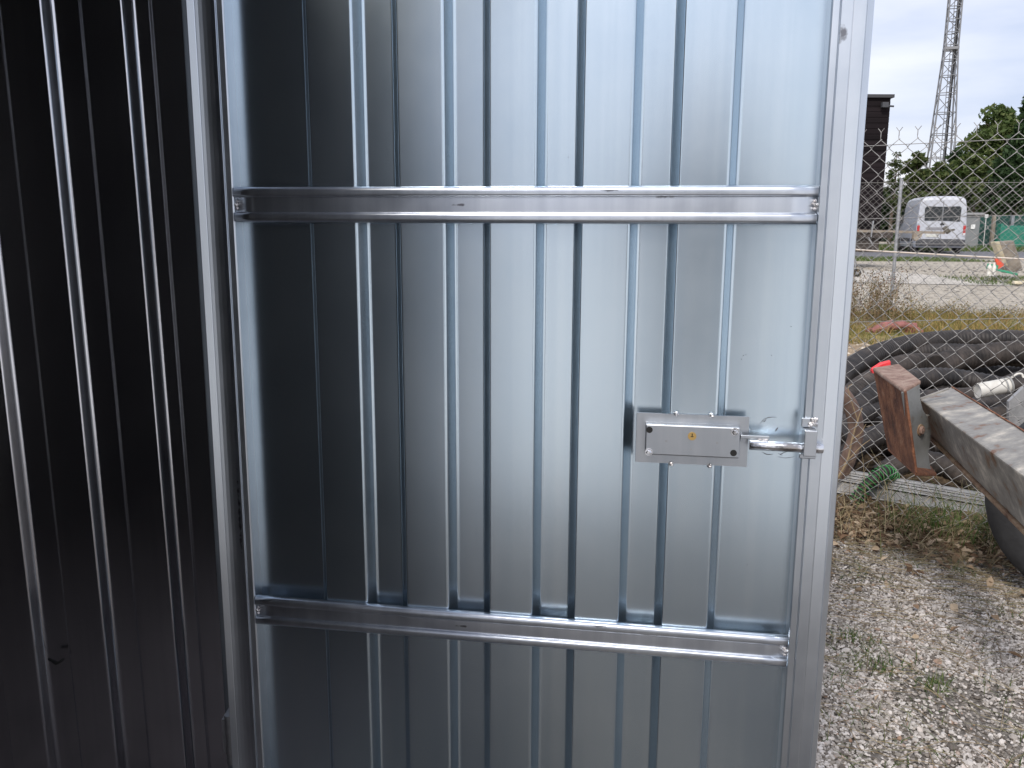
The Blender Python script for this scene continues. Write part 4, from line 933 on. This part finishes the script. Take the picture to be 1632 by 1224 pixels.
for s_ in (-1, 1):
    m = MB(); m.box((s_*.91-.055, YB-.015, .78), (s_*.91+.055, YB+.05, 1.22)); lh = m.build('tail_light', RED, van, bevel=.02); m = MB(); m.box((s_*.91-.045, YB-.022, .80), (s_*.91+.045, YB-.014, .90)); m.build('reversing_lens', LAMP, lh)
    for z in (.75, 1.25, 1.62): 
        m = MB(); m.box((s_*.90-.06, YB-.03, z+.02), (s_*.90+.03, YB+.02, z+.07)); m.build('door_hinge', VW, van)
    m = MB(); m.box((s_*1.12-.12, 1.5, 1.25), (s_*1.12+.12, 1.62, 1.62)); m.build('wing_mirror', BUMP, van, bevel=.04)
    m = MB(); m.prism([(s_*1.0, 1.05, 1.35), (s_*1.0, 2.0, 1.35), (s_*.94, 1.75, 1.95), (s_*.94, 1.1, 2.0)], (s_*.02, 0, 0)); m.build('side_window', GLS, van)
    for y in (-1.7, 1.75):
        m = MB(); m.tube([(s_*.72, y, .34), (s_*.76, y, .34), (s_*.96, y, .34), (s_*.995, y, .34)], [.30,.34,.34,.30], 24); w_ = m.build('wheel', RUB, van); m = MB(); m.tube([(s_*.99, y, .34), (s_*1.003, y, .34)], [.2,.18], 18); m.build('hub_cap', G_DARK, w_)
    m = MB(); m.box((min(s_*.985, s_*1.008), -1.25, .5), (max(s_*.985, s_*1.008), 1.2, .66)); m.build('side_strip', BUMP, van, bevel=.005)
m = MB(); m.box((-.6, YB-.014, 1.02), (.08, YB, 1.14)); m.build('handle_panel', mat('grey_trim', (.25,.25,.27), .5), van, bevel=.004)
m = MB(); m.box((-.60, YB-.02, .72), (-.08, YB-.001, .84)); m.build('number_plate', mat('plate_white', (.6,.6,.55), .5), van)
m = MB(); m.box((-.06, YB-.03, 1.24), (.10, YB, 1.30)); m.box((-.02,YB-.02,1.28),(.04,YB,1.34)); m.build('door_handle', BLACK, van)
m = MB(); m.box((-.8, 2.60, .35), (.8, 2.96, .62)); m.build('front_bumper', BUMP, van, bevel=.05)
vp = at(1497, 398, 38.5); va = R(-14.5)
van.location = (vp.x-.0-math.sin(-va)*0, 0, 0)
Fd = Vector((math.sin(R(15.5)), math.cos(R(15.5)), 0)); rear = Vector((vp.x, vp.y, .262)); van.location = rear+Fd*2.65; van.rotation_euler = (0, 0, -R(15.5)); van.scale = (1.03, 1.0, 1.02)

# ------------------------------------------------------------------ lattice mast
MAST = mat('mast_steel', (.24,.245,.26), .55, .3)
Ym = 74.0; mb_ = at(1492, 330, Ym); mw = empty('lattice_mast', (mb_.x, Ym, .25)); tag(mw, 'tall tapering steel lattice mast with a ladder, rising behind the van', 'mast')
hb = at(1500,315,Ym).z; h1 = at(1511,78,Ym).z; h2 = at(1520,0,Ym).z
def hw(z):
    if z < h1: return 1.06+(.50-1.06)*(z-hb)/(h1-hb)
    return .48-(z-h1)*.004
zlev = [.25]; z = .25
while z < 33: z += max(.9, hw(z)*2.1); zlev.append(z)
cs = [(-1,-1),(1,-1),(1,1),(-1,1)]; ca, sa = math.cos(-.30), math.sin(-.30)
def cp(i, z): w = hw(z); x, y = cs[i % 4][0]*w, cs[i % 4][1]*w; return Vector((mb_.x+x*ca-y*sa, Ym+x*sa+y*ca, z))
for i in range(4):
    m = MB(); m.tube([cp(i, zlev[0]), cp(i, h1), cp(i, 33)], [.075,.06,.05], 6); m.build('leg', MAST, mw)
m = MB()
for a_, b_ in zip(zlev, zlev[1:]):
    for i in range(4):
        m.tube([cp(i, a_), cp(i+1, b_)] if zlev.index(a_) % 2 else [cp(i+1, a_), cp(i, b_)], .03, 4); m.tube([cp(i, b_), cp(i+1, b_)], .034, 4)
m.build('bracing', MAST, mw)
m = MB()
for i in range(4): m.bar(cp(i, h1), cp(i+1, h1), .16, .22)
m.build('platform_ring', MAST, mw)
m = MB(); lx = mb_.x+.02
for s_ in (-.15, .15): m.tube([(lx+s_, Ym-.2, .3), (lx+s_, Ym-.2, 33)], .03, 5)
z = .4
while z < 33: m.tube([(lx-.15, Ym-.2, z), (lx+.15, Ym-.2, z)], .028, 4); z += .42
m.build('ladder', MAST, mw)
m = MB(); 
for k in range(3): m.tube([(lx+.27+k*.09, Ym+.15, .3), (lx+.27+k*.09, Ym+.15, 33)], .04, 6)
m.build('cable_run', mat('black_cable', (.02,.02,.022), .7), mw)
rebase(mw)

# ------------------------------------------------------------------ timber clad building behind the door edge
CLAD = bpy.data.materials.new('dark_cladding'); CLAD.use_nodes = True; N = CLAD.node_tree.nodes; L = CLAD.node_tree.links; b = N['Principled BSDF']; b.inputs['Roughness'].default_value = .9; b.inputs['Specular IOR Level'].default_value = .15
t = N.new('ShaderNodeTexCoord'); sp = N.new('ShaderNodeSeparateXYZ'); L.new(t.outputs['Object'], sp.inputs[0]); mu = N.new('ShaderNodeMath'); mu.operation = 'MULTIPLY'; mu.inputs[1].default_value = 1/.28; L.new(sp.outputs[2], mu.inputs[0])
fl = N.new('ShaderNodeMath'); fl.operation = 'FLOOR'; L.new(mu.outputs[0], fl.inputs[0]); wn = N.new('ShaderNodeTexWhiteNoise'); wn.noise_dimensions = '1D'; L.new(fl.outputs[0], wn.inputs['W'])
c_ = N.new('ShaderNodeValToRGB'); c_.color_ramp.elements[0].color = (.009,.007,.008,1); c_.color_ramp.elements[1].color = (.020,.015,.017,1); L.new(wn.outputs['Value'], c_.inputs[0]); L.new(c_.outputs[0], b.inputs['Base Color'])
Yh = 46.0; tr_ = at(1420, 156, Yh); tn = empty('timber_building', (tr_.x, Yh, .25)); tag(tn, 'tall dark brown timber clad building at the left of the yard', 'building')
m = MB(); x1 = tr_.x; x0 = x1-9; zt = tr_.z; m.v = []
m.box((x0, Yh, .2), (x1-.02, Yh+7, zt)); m.build('wall', CLAD, tn)
m = MB(); z = .35
while z < zt-.1: m.box((x0+.02, Yh-.022, z), (x1-.04, Yh+.01, z+.24)); m.box((x1-.03, Yh+.02, z), (x1+.0, Yh+6.9, z+.24)); z += .28
m.build('cladding_board', CLAD, tn)
m = MB(); m.box((x0-.15, Yh-.15, zt), (x1+.12, Yh+7.1, zt+.16)); m.build('roof', mat('dark_fascia', (.05,.05,.055), .6), tn)
m = MB(); p = at(1413, 167, Yh-.3); m.box((p.x-.22, Yh-.35, p.z-.13), (p.x+.1, Yh-.12, p.z+.13)); m.tube([(p.x, Yh, p.z), (p.x, Yh-.2, p.z)], .03, 6); m.tube([(p.x+.05, Yh-.2, p.z-.04), (p.x+.42, Yh-.2, p.z-.06)], .05, 8); m.build('floodlight', BUMP, tn, bevel=.02)
rebase(tn)

# ------------------------------------------------------------------ green netting fence, posts, cabinet
GNET = mat('green_netting', (.025,.13,.10), .85, noise=(3,4), ramp=[(.3,(.012,.055,.048)),(.7,(.022,.085,.072))])
gf = empty('green_fence', at(1545, 385, 49)); gf.location.z = .25; tag(gf, 'green netting fence on wooden posts across the road', 'fence')
m = MB(); pa, pb = at(1548,346,49), at(1700,340,47); n_ = 30; vs = []
for i in range(n_+1):
    t = i/n_; q = pa.lerp(pb, t); o_ = .05*math.sin(i*1.7); vs += [(q.x, q.y+o_, .2), (q.x, q.y+o_, q.z), (q.x, q.y+o_+.02, q.z), (q.x, q.y+o_+.02, .2)]
m.add(vs, [(i*4+j, i*4+(j+1) % 4, (i+1)*4+(j+1) % 4, (i+1)*4+j) for i in range(n_) for j in range(4)]); m.build('netting', GNET, gf)
for x_ in (1549, 1578, 1607, 1640, 1675):
    q = at(x_, 343, 48.2); m = MB(); m.box((q.x-.08, q.y-.5, .2), (q.x+.08, q.y-.34, q.z)); m.build('post', FW if x_ != 1607 else G_DARK, gf)
rebase(gf)
m = MB(); q = at(1592, 382, 46.5); m.box((q.x-.02, 46.4, .22), (q.x+2.4, 46.7, q.z+.75)); m.box((q.x-.05, 46.35, .22), (q.x+.1, 46.75, q.z+.85)); o = m.build('green_board', mat('green_board', (.02,.20,.14), .6), bevel=.02); tag(o, 'solid green board standing in front of the green netting fence', 'panel')
q = at(1546, 384, 47); cb = empty('utility_cabinet', (q.x, 47, .25)); tag(cb, 'grey utility cabinet with a small white sign, right of the van', 'cabinet')
m = MB(); m.box((q.x-.65, 47, .2), (q.x+.45, 48, at(1546,343,47).z)); m.build('body', mat('cabinet_grey', (.22,.23,.24), .6), cb, bevel=.03)
m = MB(); m.box((q.x-.8, 46.85, at(1546,343,47).z), (q.x+.6, 48.1, at(1546,339,47).z)); m.build('lid', mat('cabinet_lid', (.3,.3,.31), .6), cb, bevel=.03)
SGN = mat('sign_white', (.8,.8,.8), .5)
p = at(1551, 361, 46.95); m = MB(); m.box((p.x-.11, 46.95, p.z-.13), (p.x+.11, 46.99, p.z+.11)); m.build('sign', SGN, cb); rebase(cb)
p = at(1572, 344, 48); m = MB(); m.tube([(p.x, 48, .25), (p.x, 48, p.z-.1)], .02, 6); m.box((p.x-.09, 47.96, p.z-.1), (p.x+.09, 48.0, p.z+.08)); o = m.build('small_sign', SGN); tag(o, 'tiny white square sign above the green netting fence', 'sign')

# ------------------------------------------------------------------ trees
TR = island_mat('foliage_bright', [(0, (.05,.09,.02)), (.35, (.085,.125,.038)), (.7, (.125,.165,.055)), (1, (.19,.22,.085))], .6, trans=.4)
TD = island_mat('foliage_dark', [(0, (.018,.04,.014)), (.5, (.032,.066,.022)), (1, (.06,.10,.036))], .7, trans=.3)
TO = island_mat('foliage_olive', [(0, (.045,.07,.022)), (.5, (.08,.11,.036)), (1, (.14,.16,.06))], .6, trans=.35)
BARK = mat('bark', (.10,.075,.055), .95, noise=(4,5), ramp=[(.3,(.06,.045,.035)),(.7,(.15,.115,.085))])
def tree(px_, pt, pb, wpx, Y_, label, mt, n=3500, leaf=.22, shape='round', name='tree', seed=1, dens=1.0, cat='tree', group='trees beyond the road'):
    r_ = np.random.default_rng(seed); top = at(px_, pt, Y_); bot = at(px_, pb, Y_); w = wpx/FPX*Y_; z0 = .25; h = top.z-z0; x0 = bot.x
    root = empty(name, (x0, Y_, z0)); tag(root, label, cat, group)
    crown0 = max(.12*h, bot.z-z0) if shape != 'cone' else .05*h
    m = MB(); m.tube([(0,0,-.2),(0,0,h*.3),(.05*w,0,h*.6),(0,0,h*.93)], [h*.022,h*.017,h*.010,h*.002], 7)
    limbs = []
    for i in range(14):
        t = r_.uniform(.2, .8); a_ = r_.uniform(0, 6.28); rr = w*.36*(1-.6*t if shape == 'cone' else .9-.5*abs(t-.5)); z = h*t
        e_ = Vector((math.cos(a_)*rr, math.sin(a_)*rr, z+rr*(.5 if shape != 'cone' else -.05))); m.tube([(0,0,z), Vector((0,0,z)).lerp(e_, .5)+Vector((0,0,rr*.08)), e_], [h*.008,h*.005,h*.001], 5); limbs.append(e_)
    m.build('trunk', BARK, root)
    # clumps
    nc = int(34*dens)
    if shape == 'cone':
        tz = r_.uniform(.06, .97, nc*2)**.9; rad = (1-tz)*.5*w*r_.uniform(.5, 1.05, nc*2)+.02*w; an = r_.uniform(0, 6.28, nc*2)
        C_ = np.stack([np.cos(an)*rad, np.sin(an)*rad, tz*h], 1); cr = (.08+.12*(1-tz))*w
    else:
        v = r_.normal(size=(nc, 3)); v /= np.linalg.norm(v, axis=1)[:, None]; rr = r_.uniform(.35, 1, nc)**.6
        C_ = v*rr[:, None]*np.array([w*.40, w*.40, (h-crown0)*.42])+np.array([0, 0, (h+crown0)/2]); C_[:, :2] *= (1-.45*np.clip((C_[:, 2:3]-crown0)/(h-crown0), 0, 1)); cr = r_.uniform(.09, .17, nc)*w
    k = r_.integers(0, len(C_), n); d = r_.normal(size=(n, 3)); d /= np.linalg.norm(d, axis=1)[:, None]
    P_ = C_[k]+d*(cr[k]*r_.uniform(.35, 1.1, n)**.7)[:, None]*np.array([1, 1, .7]); P_[:, 2] = np.minimum(P_[:, 2], h*1.01)
    a1 = r_.normal(size=(n, 3)); a1 /= np.linalg.norm(a1, axis=1)[:, None]; a2 = np.cross(a1, r_.normal(size=(n, 3))); a2 /= np.linalg.norm(a2, axis=1)[:, None]
    s_ = leaf*r_.uniform(.5, 1.2, n)[:, None]
    V_ = np.stack([P_-a1*s_, P_+a2*s_*.45, P_+a1*s_, P_-a2*s_*.45], 1).reshape(-1, 3); F_ = np.arange(n*4).reshape(-1, 4)
    npmesh('crown', V_, F_, mt, root)
tree(1576, 154, 345, 140, 66, 'big bright green broadleaf tree right of the mast', TR, 13000, .27, seed=3, dens=1.6)
tree(1622, 140, 345, 84, 62, 'dark pointed conifer at the right edge of the photo', TD, 7000, .24, 'cone', seed=4, dens=1.6)
tree(1660, 175, 345, 80, 64, 'dark broad tree beyond the right edge conifer', TD, 5000, .26, seed=14, dens=1.6)
tree(1420, 232, 350, 40, 58, 'sparse pine with bare gaps beside the timber building', TO, 1300, .13, seed=5, dens=1.6)
tree(1453, 228, 350, 56, 64, 'olive green tree between the sparse pine and the mast', TO, 3600, .22, seed=6, dens=1.3)
tree(1483, 238, 350, 56, 68, 'mid green tree directly behind the foot of the mast', TR, 3600, .22, seed=7, dens=1.3)
tree(1518, 222, 350, 66, 72, 'dark green tree right behind the mast and the van roof', TD, 4500, .24, seed=8, dens=1.4)
tree(1550, 236, 350, 60, 57, 'bright leafy low tree directly above the van roof corner', TR, 4500, .2, seed=9, dens=1.4)
tree(1592, 232, 355, 76, 55, 'dark bushy tree behind the green netting fence', TD, 6000, .2, seed=10, dens=1.6)
tree(1632, 235, 355, 66, 54, 'dark bushy tree at the right end of the green fence', TD, 5000, .2, seed=11, dens=1.5)
tree(1437, 300, 372, 46, 56, 'low olive shrub left of the van roof', TO, 3500, .17, seed=12, dens=1.3, name='shrub', cat='shrub')
tree(1400, 290, 372, 40, 60, 'dark shrub close to the timber building corner', TD, 3000, .18, seed=13, dens=1.3, name='shrub', cat='shrub')
wd = MB(); Vw = []; Fw = []
for i in range(52000):
    x = rnd.uniform(-20, 95); y = 80+rnd.uniform(-3, 3); hh = 5.2+1.2*math.sin(x*.5)+.8*math.sin(x*1.3+1); z = .25+hh*rnd.random(); s_ = rnd.uniform(.2, .5); d1 = Vector((rnd.gauss(0,1), rnd.gauss(0,1), rnd.gauss(0,1))).normalized(); d2 = d1.cross(Vector((rnd.gauss(0,1), rnd.gauss(0,1), 1))).normalized(); p = Vector((x, y, z)); o_ = len(Vw)
    Vw += [tuple(p-d1*s_), tuple(p+d2*s_*.6), tuple(p+d1*s_), tuple(p-d2*s_*.6)]; Fw.append((o_, o_+1, o_+2, o_+3))
o = npmesh('distant_wood', Vw, Fw, TD); tag(o, kind='stuff')
